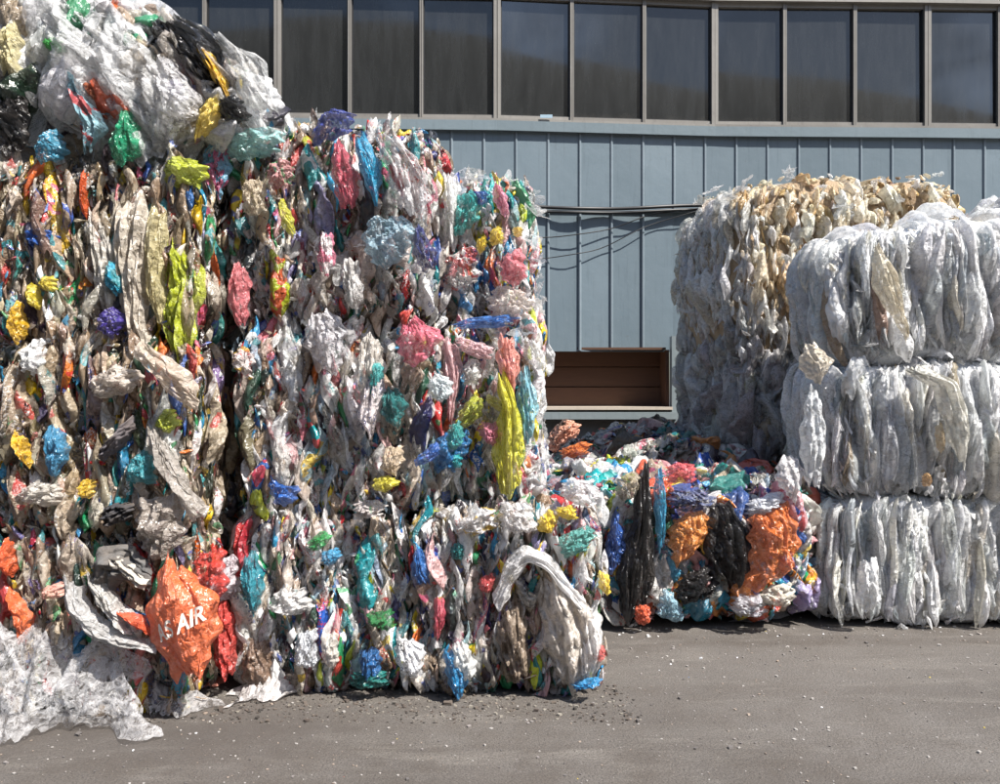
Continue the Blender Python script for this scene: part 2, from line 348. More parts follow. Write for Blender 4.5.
def cable(pts, r, label, px=True):
    P = []
    for (a, b), (c, d) in zip(pts, pts[1:]):
        for t in np.linspace(0, 1, 7)[:-1]: P.append((a + (c - a) * t, b + (d - b) * t))
    P.append(pts[-1]); W = []
    for i, (a, b) in enumerate(P):
        Y = 10.25
        for _ in range(5): x = (a - CX) / F * Y; Y = on_line(x) - .07 - r - .035 * math.sin(i * .9 + r * 100)
        W.append(Vector((x, Y, EYE + (CY - b) / F * Y)))
    # soften the corners
    for _ in range(3): W = [W[0]] + [(W[i - 1] + W[i] * 2 + W[i + 1]) / 4 for i in range(1, len(W) - 1)] + [W[-1]]
    c = W[0].copy(); V, Q = tube_data([p - c for p in W], r)
    link('power_cable', mesh_np('power_cable', V, Q, [M['rubber']]), None, c, label, 'cable', 'cables strung along the wall')
cable([(380, 204), (512, 205), (560, 208), (620, 209), (690, 205), (800, 206)], .022, 'thick black cable running level along the blue grey wall, uppermost of the cables')
cable([(380, 214), (512, 210), (560, 212), (620, 213), (690, 209), (800, 212)], .018, 'second thick black cable just beneath the uppermost one on the wall')
cable([(440, 250), (505, 236), (550, 238), (610, 230), (650, 214), (700, 208)], .007, 'thin black wire sagging below the thick cables, upper of the two')
cable([(440, 290), (505, 262), (550, 258), (600, 250), (645, 226), (700, 210)], .006, 'thin black wire sagging lowest across the blue grey wall')

# ------------------------------------------------------------ crumpled film shapes
def fbm(P, rs, f0=6.0, oct=3):
    out = np.zeros(len(P)); a = 1.0
    for o in range(oct):
        for _ in range(3):
            k = rs.normal(size=3) * f0; out += a * np.sin(P @ k + rs.uniform(0, 6.28)) / 3
        f0 *= 2.1; a *= .5
    return out
def folds(P, rs, n, amin, amax, bias=None, spread=.35):
    for _ in range(n):
        v = rs.normal(size=3)
        if bias is not None: v *= bias
        v /= np.linalg.norm(v); d = P @ v; c = np.median(d) + rs.normal() * spread * d.std()
        ex = np.maximum(d - c, 0); P = P - 2 * rs.uniform(amin, amax) * ex[:, None] * v
    return P
def creases(A, B, rs, n, amp, wmin=.03, wmax=.12, bias=1.0):
    # random crease segments with sharp ridges and valleys in a (A, B) parameter plane about one unit across
    h = np.zeros_like(A)
    for _ in range(n):
        an = rs.uniform(0, np.pi); dx, dy = np.cos(an), np.sin(an) * bias; l_ = np.hypot(dx, dy); dx /= l_; dy /= l_
        a0, b0 = rs.uniform(-.55, .55, 2); x = (A - a0) * dx + (B - b0) * dy; y = -(A - a0) * dy + (B - b0) * dx
        w_ = rs.uniform(wmin, wmax); L = rs.uniform(.15, .5); x = x + .03 * np.sin(y * 9 + an)
        h += rs.choice([-1, 1], p=[.4, .6]) * amp * (w_ / wmax) * np.clip(1 - np.abs(x) / w_, 0, 1) * np.clip(1.3 - np.abs(y) / L, 0, 1)
    return h
def grid_quads(nu, nv, wrap=False):
    Q = []
    for j in range(nv - 1):
        for i in range(nu if wrap else nu - 1):
            a = j * nu + i; b = j * nu + (i + 1) % nu; Q.append((a, b, b + nu, a + nu))
    return np.array(Q)
def norm_box(P, sx=1, sy=1, sz=.4):
    lo, hi = np.percentile(P, 2, 0), np.percentile(P, 98, 0); P = (P - (lo + hi) / 2) / np.maximum(hi - lo, 1e-4)
    return np.clip(P, -.62, .62) * np.array([sx, sy, sz])
def make_fold(rs, nu, nv, n=7):
    u, v = np.meshgrid(np.linspace(-.5, .5, nu), np.linspace(-.5, .5, nv)); P = np.stack([u, v * 1.3, .1 * np.sin(u * 5 + v * 4)], -1).reshape(-1, 3)
    # ragged outline
    P[:, :2] *= (1 + .12 * np.sin(np.arctan2(P[:, 1], P[:, 0]) * 5 + rs.uniform(0, 6)) + .06 * np.sin(np.arctan2(P[:, 1], P[:, 0]) * 11))[:, None]
    P[:, 2] += creases(u.ravel(), v.ravel(), rs, 26, .16, bias=.6); P = folds(P, rs, n, .35, .8); P += .012 * np.stack([fbm(P, rs, 16) for _ in range(3)], -1)
    return norm_box(P, 1, 1, .45), grid_quads(nu, nv)
def make_lens(rs, nu, nv, twist=1.5, sharp=.7):
    th = np.linspace(0, 2 * np.pi, nu, endpoint=False); t = np.linspace(0, 1, nv); T, V = np.meshgrid(th, t)
    sk = rs.uniform(.7, 1.5); r = np.sin(np.pi * V ** sk) ** sharp * .5 + .03
    rid = sum(a * np.abs(np.sin(k * T / 2 + rs.uniform(0, 6) + twist * rs.normal() * V)) for k, a in ((3, .35), (5, .28), (9, .16)))
    r = r * (.62 + rid * .75); x = r * np.cos(T) + .12 * np.sin(V * 5 + rs.uniform(0, 6)); z = r * np.sin(T) * .75; y = V - .5
    r2 = 1 + creases((T / 6.283 - .5), V - .5, rs, 24, .5, .04, .12, .4) ; x = x * r2; z = z * r2; P = np.stack([x, y, z], -1).reshape(-1, 3); P = folds(P, rs, 3, .1, .4); P += .02 * np.stack([fbm(P, rs, 14) for _ in range(3)], -1)
    return norm_box(P, 1, 1, .5), grid_quads(nu, nv, True)
def make_puff(rs, nu, nv):
    P, Q = make_lens(rs, nu, nv, .6, .45); P = folds(P, rs, 5, .1, .45)
    P += .045 * np.stack([np.abs(fbm(P, rs, 7)) for _ in range(3)], -1); return norm_box(P, 1, 1, .6), Q
def make_strand(rs, nu, nv):
    u, v = np.meshgrid(np.linspace(-.5, .5, nu), np.linspace(-.5, .5, nv)); ph = rs.uniform(0, 6, 4)
    pinch = .45 + .55 * np.abs(np.sin(np.pi * (v + .5) * rs.uniform(.8, 1.6) + ph[0]))
    z = .25 * np.abs(np.sin(u * 7 + ph[1] + v * 1.2)) + .12 * np.abs(np.sin(u * 17 + ph[2] + v * 2)); x = u * pinch + .12 * np.sin(v * 4 + ph[3])
    z = z + creases(u, v, rs, 22, .3, .03, .1, .3); P = np.stack([x, v, z * pinch - .35 * (2 * u) ** 2], -1).reshape(-1, 3); P = folds(P, rs, 2, .3, .8, np.array([1, .25, 1]))
    P += .018 * np.stack([fbm(P, rs, 14) for _ in range(3)], -1); return norm_box(P, 1, 1, .5), grid_quads(nu, nv)
def make_wisp(rs, nu, nv):
    u, v = np.meshgrid(np.linspace(-.5, .5, nu), np.linspace(-.5, .5, nv)); P = np.stack([u, v, 0 * u], -1).reshape(-1, 3)
    P[:, :2] *= (1 + .25 * np.sin(np.arctan2(P[:, 1], P[:, 0]) * 4 + rs.uniform(0, 6)))[:, None]
    P = folds(P, rs, 3, .2, .6); P[:, 2] += .08 * np.abs(fbm(P, rs, 7)) + creases(u.ravel(), v.ravel(), rs, 20, .2); return norm_box(P, 1, 1, .35), grid_quads(nu, nv)
MK = {'fold': make_fold, 'lens': make_lens, 'puff': make_puff, 'strand': make_strand, 'wisp': make_wisp}
HI = {'fold': (26, 30), 'lens': (30, 24), 'puff': (30, 22), 'strand': (22, 32), 'wisp': (20, 22)}
LO = {'fold': (7, 8), 'lens': (8, 7), 'puff': (8, 7), 'strand': (6, 9), 'wisp': (6, 6)}
PROTO = {}; LOW = {}
for kn, fn in MK.items():
    PROTO[kn] = []
    for i in range(12):
        P, Q = fn(np.random.default_rng(100 + i * 7 + len(kn)), *HI[kn]); PROTO[kn].append((P, Q))
    LOW[kn] = [fn(np.random.default_rng(900 + i), *LO[kn]) for i in range(12)]
NAMES = {'fold': 'crumpled_bag', 'lens': 'squeezed_bag', 'puff': 'bunched_bag', 'strand': 'film_strip', 'wisp': 'film_scrap'}
MESH = {}
def proto_mesh(kn, i, mk):
    key = (kn, i, mk)
    if key not in MESH: MESH[key] = mesh_np(NAMES[kn], *PROTO[kn][i], [M[mk]], kn in ('lens', 'strand'))
    return MESH[key]

# palettes: (weight, colour, opacity)
MIXED = [(34, (.62, .55, .48), .62), (42, (.78, .77, .76), .50), (20, (.42, .31, .22), .8), (24, (.86, .85, .84), .85), (9, (.52, .42, .34), .7),
         (4, (.55, .03, .03), 1), (3, (.70, .22, .26), .85), (5, (.78, .48, .48), .75), (4, (.02, .12, .42), .95), (4, (.03, .30, .55), .9), (5, (.01, .26, .28), .95),
         (3, (.02, .27, .10), .95), (2, (.015, .09, .05), 1), (3, (.72, .55, .02), .95), (2, (.50, .56, .03), .95), (7, (.02, .02, .022), 1), (1, (.70, .16, .03), 1),
         (3, (.35, .30, .52), .85), (4, (.015, .02, .11), 1), (6, (.38, .50, .60), .65), (9, (.22, .16, .12), .9), (5, (.45, .66, .70), .65)]
DIRTY = [(44, (.50, .40, .29), .78), (30, (.60, .54, .45), .62), (28, (.32, .23, .15), .88), (6, (.78, .76, .72), .85), (4, (.52, .03, .03), 1), (3, (.62, .22, .20), .9),
         (4, (.02, .11, .38), 1), (4, (.03, .26, .44), .95), (3, (.01, .22, .22), 1), (2, (.02, .25, .09), 1), (4, (.66, .44, .02), 1), (3, (.68, .16, .03), 1), (15, (.02, .02, .022), 1), (3, (.18, .14, .28), .9), (12, (.20, .15, .11), .95)]
BRIGHT = [(30, (.80, .80, .80), .6), (20, (.86, .84, .84), .85), (7, (.62, .58, .52), .7), (5, (.72, .25, .30), .9), (6, (.80, .50, .52), .85), (6, (.05, .30, .58), .95), (6, (.03, .36, .36), 1),
          (5, (.78, .64, .03), 1), (3, (.50, .58, .04), 1), (4, (.03, .10, .40), 1), (2, (.03, .3, .12), 1), (2, (.03, .03, .03), 1), (3, (.72, .2, .06), 1), (4, (.45, .65, .7), .8), (4, (.4, .33, .27), .8)]
CLEARP = [(22, (.80, .82, .83), .5), (34, (.87, .88, .88), .66), (9, (.60, .64, .68), .55), (8, (.86, .86, .84), .92), (8, (.80, .80, .79), .85), (5, (.62, .58, .48), .7), (1, (.42, .32, .2), .85), (6, (.42, .46, .5), .6), (3, (.8, .78, .7), .9)]
SHADED_GREY = [(30, (.48, .47, .46), .6), (20, (.60, .60, .60), .6), (14, (.36, .35, .34), .7), (8, (.7, .7, .7), .8), (4, (.4, .32, .22), .8)]  # grey film, darkened to carry the shade on the lower rear stack
STRAW = [(20, (.68, .52, .30), .75), (20, (.76, .66, .46), .7), (12, (.80, .74, .60), .8), (12, (.46, .30, .12), .9), (12, (.80, .79, .75), .75), (5, (.3, .19, .09), .95)]
WISPY = [(22, (.76, .75, .72), .55), (16, (.80, .80, .79), .7), (8, (.66, .56, .42), .6), (6, (.6, .6, .6), .6)]
HEAP = [(14, (.66, .64, .6), .75), (10, (.8, .79, .78), .9), (6, (.65, .12, .06), 1), (5, (.72, .26, .05), 1), (7, (.72, .38, .38), .9), (9, (.04, .10, .38), 1), (6, (.06, .34, .55), 1), (6, (.03, .26, .24), 1),
        (9, (.025, .025, .03), 1), (3, (.03, .3, .12), 1), (3, (.72, .58, .05), 1), (5, (.35, .28, .5), .9), (7, (.42, .33, .26), .85), (4, (.2, .3, .4), .8)]
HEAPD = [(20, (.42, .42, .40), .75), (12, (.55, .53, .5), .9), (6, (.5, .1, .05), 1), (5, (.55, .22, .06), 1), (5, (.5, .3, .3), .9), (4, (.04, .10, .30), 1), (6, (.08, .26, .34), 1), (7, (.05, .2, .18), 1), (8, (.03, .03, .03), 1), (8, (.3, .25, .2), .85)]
def pick(pal):
    w_ = np.array([p[0] for p in pal], float); i = rng.choice(len(pal), p=w_ / w_.sum()); c = np.array(pal[i][1]); a = pal[i][2]
    c = np.clip(c * rng.uniform(.8, 1.15) + rng.normal(size=3) * .012, .01, .86); return (*c, float(np.clip(a + rng.normal() * .06, .3, 1)) if a < 1 else 1.0)

# ------------------------------------------------------------ bales
def surf_point(face, a, b, n=5.5):
    a = np.asarray(a, float); b = np.asarray(b, float); o = np.ones_like(a)
    p = np.stack({'front': (a, -o, b), 'back': (a, o, b), 'left': (-o, a, b), 'right': (o, a, b), 'top': (a, b, o), 'bottom': (a, b, -o)}[face], -1)
    sc = (np.abs(p) ** n).sum(-1, keepdims=True) ** (1 / n); q = p / sc
    return q, q
def orient(nrm, roll, tilt):
    nz = Vector(nrm).normalized(); up = Vector((0, 0, 1)) if abs(nz.z) < .85 else Vector((0, -1, 0))
    x = up.cross(nz).normalized(); y = nz.cross(x); m = Matrix((x, y, nz)).transposed()
    return m @ Euler((tilt[0], tilt[1], 0)).to_matrix() @ Matrix.Rotation(roll, 3, 'Z')
STYLE = {
 'mixed': dict(kinds=(('lens', 4), ('fold', 4), ('puff', 1), ('strand', 6)), wx=(.04, .10), ly=(.09, .24), roll=17, mat=('film', 'film_stuff'), core='core_mixed', sx=(.03, .07), sy=(.07, .18), tl=10, strips=.6, stw=(.035, .125), stl=(.10, .42), lean=.2, over=.14, lowstrips=.55),
 'clear': dict(kinds=(('strand', 5), ('lens', 5)), wx=(.05, .10), ly=(.2, .42), roll=6, mat=('clear', 'clear_stuff'), core='core_clear', sx=(.035, .07), sy=(.12, .28), tl=4, strips=.9, stw=(.04, .15), stl=(.28, .95), lean=.07),
 'straw': dict(kinds=(('lens', 6), ('puff', 3)), wx=(.08, .17), ly=(.18, .36), roll=12, mat=('clear', 'clear_stuff'), core='core_straw', sx=(.05, .1), sy=(.1, .22), tl=12, strips=.75, stw=(.06, .17), stl=(.2, .5), lean=.15),
 'wispy': dict(kinds=(('fold', 4), ('wisp', 4), ('puff', 5)), wx=(.12, .28), ly=(.15, .36), roll=60, mat=('clear', 'clear_stuff'), core='core_clear', sx=(.07, .13), sy=(.08, .18), tl=16, strips=.35, stw=(.15, .4), stl=(.25, .7), lean=.5),
 'heap': dict(kinds=(('fold', 6), ('puff', 5), ('lens', 3), ('wisp', 2)), wx=(.1, .27), ly=(.13, .32), roll=70, mat=('film', 'film_stuff'), core='core_mixed', sx=(.06, .13), sy=(.07, .17), tl=16, strips=.4, stw=(.1, .3), stl=(.15, .5), lean=.6),
}
BASES = {}
def bale(key, label,  x0, x1, y0, y1, z0, z1, pal, style, nparts, nstuff, faces, yaw=0, group=None, name='pressed_bale', cat='bale', expo=11, bulge=.03, shape=None, partfilter=None, fluff=0, tilt=0):
    st = STYLE[style]; cx, cy = (x0 + x1) / 2, (y0 + y1) / 2; hx, hy, hz = (x1 - x0) / 2, (y1 - y0) / 2, (z1 - z0) / 2
    base = Vector((cx, cy, z0)); root = empty(name, base, label, cat, group); BASES[key] = (root, base)
    rs = np.random.default_rng(abs(hash_(key))); ph = rs.uniform(0, 6, 6)
    Rz = Matrix.Rotation(yaw, 3, 'Z') @ Matrix.Rotation(tilt, 3, 'Y')
    def world(q, inset=0.0):
        q = np.asarray(q, float); H3 = np.array([hx, hy, hz]); p = q * (H3 - inset); X_, Y_, Z_ = p[..., 0], p[..., 1], p[..., 2]
        b_ = bulge * (np.sin(X_ * 7 + ph[0] + Z_ * 1.5) + .7 * np.sin(Z_ * 6 + ph[1]) + .6 * np.sin(Y_ * 6 + ph[2])) * .5
        b_ = b_ - bulge * 1.5 * np.maximum(0, np.sin(X_ * 15 + ph[3] + .8 * np.sin(Z_ * 5))) ** 6   # deep vertical creases
        if shape is not None: p = shape(p, (hx, hy, hz))
        nrm = q ** 5 / np.maximum(H3, .1); nrm = nrm / (np.linalg.norm(nrm, axis=-1, keepdims=True) + 1e-9)
        return p + nrm * b_[..., None], nrm
    # core
    n = 14; V = []; Q = []
    for fi, f in enumerate(('front', 'back', 'left', 'right', 'top', 'bottom')):
        o0 = len(V)
        for j in range(n):
            for i in range(n):
                q, _ = surf_point(f, -1 + 2 * i / (n - 1), -1 + 2 * j / (n - 1), expo); p, _n = world(q, .05); p = np.array([p[0], p[1], p[2] + (.05 if q[2] > 0 else -.05) * abs(q[2]) ** 2 * (0 if shape is not None else 1)]); p[2] = max(p[2], -hz - z0 + .01); V.append(tuple(Rz @ Vector(p) + Vector((0, 0, hz))))
        for j in range(n - 1):
            for i in range(n - 1): a = o0 + j * n + i; Q.append((a, a + 1, a + n + 1, a + n))
    link('packed_core', mesh_np('packed_core', V, Q, [M[st['core']]]), root)
    kn = [k for k, _ in st['kinds']]; kw = np.array([w_ for _, w_ in st['kinds']], float); kw /= kw.sum()
    fn_ = [f for f, _ in faces]; fw = np.array([w_ for _, w_ in faces], float); fw /= fw.sum()
    def sample(inset):
        f = fn_[rng.choice(len(fn_), p=fw)]; q, nn = surf_point(f, rng.uniform(-1, 1), rng.uniform(-1, 1), expo); p, nrm = world(q, inset)
        nw = Rz @ Vector(nrm); pw = Rz @ Vector(p) + Vector((0, 0, hz)); return f, pw, nw
    # sheets of film pressed flat against the bale, following its curved face
    nstrip = int(nparts * st.get('strips', 0)); nparts = nparts - nstrip; RZ = np.array(Rz); over = st.get('over', 0)
    half = {'front': (hx, hz), 'back': (hx, hz), 'left': (hy, hz), 'right': (hy, hz), 'top': (hx, hy)}
    def strip(nu_, nv_, sc, low):
        Sg, Tg = np.meshgrid(np.linspace(0, 1, nu_), np.linspace(0, 1, nv_))
        f = fn_[rng.choice(len(fn_), p=fw)]; ha, hb = half[f]; big = rng.random() ** 2.0
        wd = (st['stw'][0] + (st['stw'][1] - st['stw'][0]) * big) * sc; ln = (st['stl'][0] + (st['stl'][1] - st['stl'][0]) * rng.random() * (.4 + .6 * big)) * (.5 + .5 * sc)
        a0 = rng.uniform(-1, 1); b0 = rng.uniform(-1.02 - over, 1.02 + over - min(1.6, ln / hb) * .75); p4 = rng.uniform(0, 6.28, 6)
        pin = .30 + .70 * np.abs(np.sin(np.pi * (Tg * rng.uniform(.8, 1.25) + rng.uniform(0, .15)))) ** .7
        if rng.random() < .25: pin = .45 + .55 * np.abs(np.sin(np.pi * (Tg * rng.uniform(1.6, 2.4) + .2)))
        slope = rng.normal() * st.get('lean', .10)
        A_ = a0 + ((Sg - .5) * wd * pin + slope * ln * (Tg - .5) + .014 * np.sin(Tg * 6 + p4[0])) / ha; B_ = b0 + ln / hb * Tg + .018 * np.sin(Sg * 6 + p4[1]) / hb * 1.5
        if f == 'top': A_ = np.clip(A_, -1, 1)
        Bc = np.clip(B_, -1.0, 1.0); wrap = B_ - Bc
        q, _ = surf_point(f, np.clip(A_, -1.02, 1.02), Bc, expo); p, nrm = world(q, 0.0)
        k1, k2 = rng.integers(1, 4), rng.integers(4, 8)
        rd = (1 - np.abs(np.sin(k1 * Sg * np.pi + p4[2] + 1.2 * np.sin(Tg * 2.5 + p4[3])))) * .6
        if not low: rd = rd + (1 - np.abs(np.sin(k2 * Sg * np.pi / 1.3 + p4[4] + 1.6 * np.sin(Tg * 4 + p4[5])))) * .4
        cr = 0 if low else creases(Sg - .5, Tg - .5, rng, 12, 1.0, .06, .16, .35)
        env = np.sin(np.pi * np.clip(Sg, 0, 1)) ** .6 * np.clip(np.sin(np.pi * np.clip(Tg, .03, .97)), 0, 1) ** .35
        h = rng.uniform(-.012, .03) + (.045 if rng.random() < .15 else 0) - (.02 if low else 0) + wd * (.26 * env + .22 * rd * (.4 + .6 * env) + .16 * cr) - (.022 + .12 * wd) * (1 - env)
        if over and f != 'top': p = p + np.stack([0 * wrap, 0 * wrap, wrap * hb], -1); h = h - np.abs(wrap) * hb * .15
        else: h = h - np.abs(wrap) * hb * .5
        P = p + nrm * h[..., None]; P = P.reshape(-1, 3) @ RZ.T + np.array([0, 0, hz]); P[:, 2] = np.maximum(P[:, 2], -base.z + .004)
        return P, (pick(pal(Vector(P.mean(0)) + base) if callable(pal) else pal))
    Qs_ = grid_quads(11, 24)
    for _s in range(nstrip):
        P, c = strip(11, 24, 1.0, False); c0 = P.mean(0); mk = st['mat'][0]
        if mk == 'film' and max(c[:3]) < .07: mk = 'glossy'
        if mk == 'film' and c[3] == 1.0 and rng.random() < .5: mk = 'film_plain'
        o = bpy.data.objects.new('film_sheet', mesh_np('film_sheet', P - c0, Qs_, [M[mk]])); o.parent = root; o.location = c0; o.color = c; C.objects.link(o)
    # loose wisps of film fluttering off the surface
    nparts -= fluff
    for _ in range(fluff):
        f, p, nw = sample(rng.uniform(-.09, -.01)); c = pick(CLEARP); sx = rng.uniform(.05, .13); nz = (nw + Vector(rng.normal(size=3) * .9)).normalized()
        o = bpy.data.objects.new(NAMES['wisp'], proto_mesh('wisp', int(rng.integers(12)), 'clear')); o.parent = root
        o.matrix_local = Matrix.Translation(p) @ orient(nz, rng.uniform(0, 6.28), (0, 0)).to_4x4() @ Matrix.Diagonal((sx, sx * rng.uniform(1, 1.8), sx, 1)); o.color = (*c[:3], min(c[3], .5)); C.objects.link(o)
    # bigger pieces: parts
    i = 0; tries = 0
    while i < nparts and tries < nparts * 3:
        tries += 1; f, p, nw = sample(rng.uniform(.0, .05))
        if partfilter is not None and not partfilter(p + base): continue
        k = kn[rng.choice(len(kn), p=kw)]; pi = int(rng.integers(12)); c = pick(pal(p + base) if callable(pal) else pal)
        big = rng.random() ** 2.0
        sx = st['wx'][0] + (st['wx'][1] - st['wx'][0]) * big * rng.uniform(.7, 1.1); sy = st['ly'][0] + (st['ly'][1] - st['ly'][0]) * big * rng.uniform(.6, 1.2)
        if k in ('puff',): sy *= .7; sx *= 1.15
        if k == 'strand': sy *= 1.2
        sz = sx * rng.uniform(.7, 1.3)
        rot = orient(nw, R(rng.normal() * st['roll']), (R(rng.normal() * st['tl']), R(rng.normal() * st['tl'])))
        zz = p.z + base.z
        if zz < sy * .35: p.z += max(0, sy * .35 - zz)
        mk = st['mat'][0]
        if mk == 'film' and max(c[:3]) < .07: mk = 'glossy'
        if mk == 'film' and c[3] == 1.0 and rng.random() < .5: mk = 'film_plain'
        if mk == 'film' and rng.random() < .05 and c[0] < .5: mk = 'cloth'
        o = bpy.data.objects.new(NAMES[k], proto_mesh(k, pi, mk)); o.parent = root
        o.matrix_local = Matrix.Translation(p) @ rot.to_4x4() @ Matrix.Diagonal((sx, sy, sz, 1)); o.color = c
        C.objects.link(o); i += 1
    # small pieces: one joined mesh
    Vs, Qs, Cs, Rs = [], [], [], []; off = 0; Ql = grid_quads(7, 12)
    for _ in range(int(nstuff * st.get('lowstrips', .3))):
        P, c = strip(7, 12, .62, True); Vs.append(P); Qs.append(Ql + off); off += len(P); Cs.append(np.tile(np.array(c, np.float32), (len(P), 1))); Rs.append(np.full(len(P), rng.random(), np.float32))
    for _ in range(int(nstuff * .6)):
        f, p, nw = sample(rng.uniform(.02, .075)); k = kn[rng.choice(len(kn), p=kw)]; P, Qq = LOW[k][int(rng.integers(12))]; c = pick(pal(p + base) if callable(pal) else pal)
        sx = rng.uniform(*st['sx']); sy = rng.uniform(*st['sy']); rot = np.array(orient(nw, R(rng.normal() * (st['roll'] + 12)), (R(rng.normal() * st['tl'] * 1.3), R(rng.normal() * st['tl'] * 1.3))))
        W = (P * np.array([sx, sy, sx * 1.1])) @ rot.T + np.array(p)
        W[:, 2] = np.maximum(W[:, 2], -base.z + .002)
        Vs.append(W); Qs.append(Qq + off); off += len(P); Cs.append(np.tile(np.array(c, np.float32), (len(P), 1))); Rs.append(np.full(len(P), rng.random(), np.float32))
    for _ in range(int(nstuff * .4)):
        f, p, nw = sample(rng.uniform(-.035, .02)); k = kn[rng.choice(len(kn), p=kw)]; P, Qq = LOW[k][int(rng.integers(12))]; c = pick(pal(p + base) if callable(pal) else pal)
        sx = rng.uniform(*st['sx']) * .5; sy = rng.uniform(*st['sy']) * .55; rot = np.array(orient(nw, R(rng.normal() * (st['roll'] + 18)), (R(rng.normal() * st['tl'] * 1.6), R(rng.normal() * st['tl'] * 1.6))))
        W = (P * np.array([sx, sy, sx * 1.1])) @ rot.T + np.array(p); W[:, 2] = np.maximum(W[:, 2], -base.z + .002)
        Vs.append(W); Qs.append(Qq + off); off += len(P); Cs.append(np.tile(np.array(c, np.float32), (len(P), 1))); Rs.append(np.full(len(P), rng.random(), np.float32))
    if Vs:
        me = mesh_np('film_scraps', np.concatenate(Vs), np.concatenate(Qs), [M[st['mat'][1]]])
        ca = me.color_attributes.new('piece_colour', 'FLOAT_COLOR', 'POINT'); ca.data.foreach_set('color', np.concatenate(Cs).ravel())
        ra = me.attributes.new('piece_random', 'FLOAT', 'POINT'); ra.data.foreach_set('value', np.concatenate(Rs))
        link('film_scraps', me, root, kind='stuff')
    return root
def hash_(s):
    h = 5381
    for ch in s: h = (h * 33 + ord(ch)) & 0xffffff
    return h
FR = (('front', 7), ('right', 1.2), ('top', 1), ('left', .8), ('back', .3))
FRR = (('front', 6), ('right', 4), ('top', 2.5), ('left', .3), ('back', .4))
FRL = (('front', 7), ('left', 3), ('top', 1.5), ('right', .5), ('back', .3))
FT = (('front', 6), ('right', 2.5), ('top', 2.5), ('left', 1), ('back', .3))
GL = 'pressed bales of mixed plastic bags'; GC = 'pressed bales of clear film'; GS = 'stacked bales by the factory wall'
# far left stack
bale('C1', 'dirty bag bale at the foot of the far left stack, orange bag on it', -2.95, -1.50, 4.2, 5.3, 0, .90, DIRTY, 'mixed', 280, 1100, FR, group=GL)
bale('C2', 'dirty mixed bag bale, second from the ground in the far left stack', -2.95, -1.50, 4.22, 5.3, .90, 1.86, DIRTY, 'mixed', 290, 1100, FR, group=GL)
bale('C3', 'mixed bag bale third from the ground at far left, beige sheet over it', -2.95, -1.52, 4.25, 5.3, 1.86, 2.74, DIRTY, 'mixed', 280, 1100, FR, group=GL)
def slope_shape(p, h):
    # topmost bale sags away to the right
    p = p.copy(); t = (p[..., 0] + h[0]) / (2 * h[0]); f_ = 1 - .62 * np.clip(t - .28, 0, 1) ** 1.1 * 1.3
    p[..., 2] = -h[2] + (p[..., 2] + h[2]) * f_; return p
def top_pal(p):
    return MIXED if (p.x > -1.75 and p.z > 2.95 and p.x < -1.4) or p.x < -2.45 else CLEARP_MIX
CLEARP_MIX = [(34, (.72, .73, .73), .58), (16, (.8, .8, .8), .8), (5, (.5, .46, .4), .7), (3, (.25, .5, .62), .85), (2, (.03, .3, .14), 1), (4, (.03, .03, .035), 1), (1, (.6, .1, .03), 1), (2, (.5, .4, .28), .8)]
bale('C4', 'loose topmost bale of crumpled clear film and black bags above the far left stack', -2.98, -1.26, 4.3, 5.4, 2.74, 4.0, top_pal, 'wispy', 270, 700, FR, group=GL, expo=3.2, fluff=35, shape=slope_shape)
# middle left stack
bale('A1', 'mixed bag bale on the ground just right of the orange bag', -1.42, -.47, 4.52, 5.55, 0, .95, MIXED, 'mixed', 280, 1100, FR, group=GL)
bale('A2', 'mixed bag bale on the ground, white sheet draped over its right end', -.5, .53, 4.47, 5.6, 0, .96, MIXED, 'mixed', 280, 1100, FT, group=GL)
bale('A3', 'mixed bag bale in the middle of the centre stack, beneath the tallest bale', -1.43, -.3, 4.56, 5.55, .95, 1.93, MIXED, 'mixed', 290, 1300, FR, group=GL)
bale('A4', 'topmost mixed bag bale of the centre stack with a dark blue bag on its crest', -1.50, -.33, 4.54, 5.5, 1.93, 3.05, MIXED, 'mixed', 290, 1400, FT, group=GL, expo=6.5, fluff=30)
bale('B1', 'bright sunlit bale with yellow bags trailing down, right end of the centre stack', -.36, .205, 4.72, 5.75, .96, 1.98, BRIGHT, 'mixed', 260, 800, FRR, group=GL, fluff=30)
bale('B2', 'bright sunlit bale with pink and teal bags, upper right end of the centre stack', -.36, .19, 4.78, 5.75, 1.98, 2.83, BRIGHT, 'mixed', 270, 800, FRR, group=GL, expo=4.0, fluff=45)
# low heap between the stacks
bale('E1', 'low bale between the stacks with orange and black bags on its front', 0.5, 2.24, 5.75, 6.9, 0, .98, (lambda p: BRIGHT if p.x < 1.0 and p.z > .45 else HEAP), 'heap', 290, 1300, (('front', 5), ('top', 5), ('left', 1), ('right', .5)), name='bag_heap', cat='heap', expo=5, group='heaps of loose bags')
def heap_shape(p, h):
    p = p.copy(); k = .12 * np.sin(p[..., 0] * 2.3 + 1) + .08 * np.sin(p[..., 1] * 3.1)
    p[..., 2] += np.where(p[..., 2] > 0, k, 0); return p
bale('E2', 'wide heap of loose torn bags lying against the factory wall behind the low bale', -.3, 3.3, 6.9, 10.15, 0, 1.08, (lambda p: BRIGHT if p.x < 1.0 + .3 * math.sin(p.y * 3) and p.y < 8.6 and rng.random() < .6 else HEAPD), 'heap', 290, 2600, (('top', 8), ('front', 2), ('left', .5)), name='bag_heap', cat='heap', expo=4, shape=heap_shape, group='heaps of loose bags')
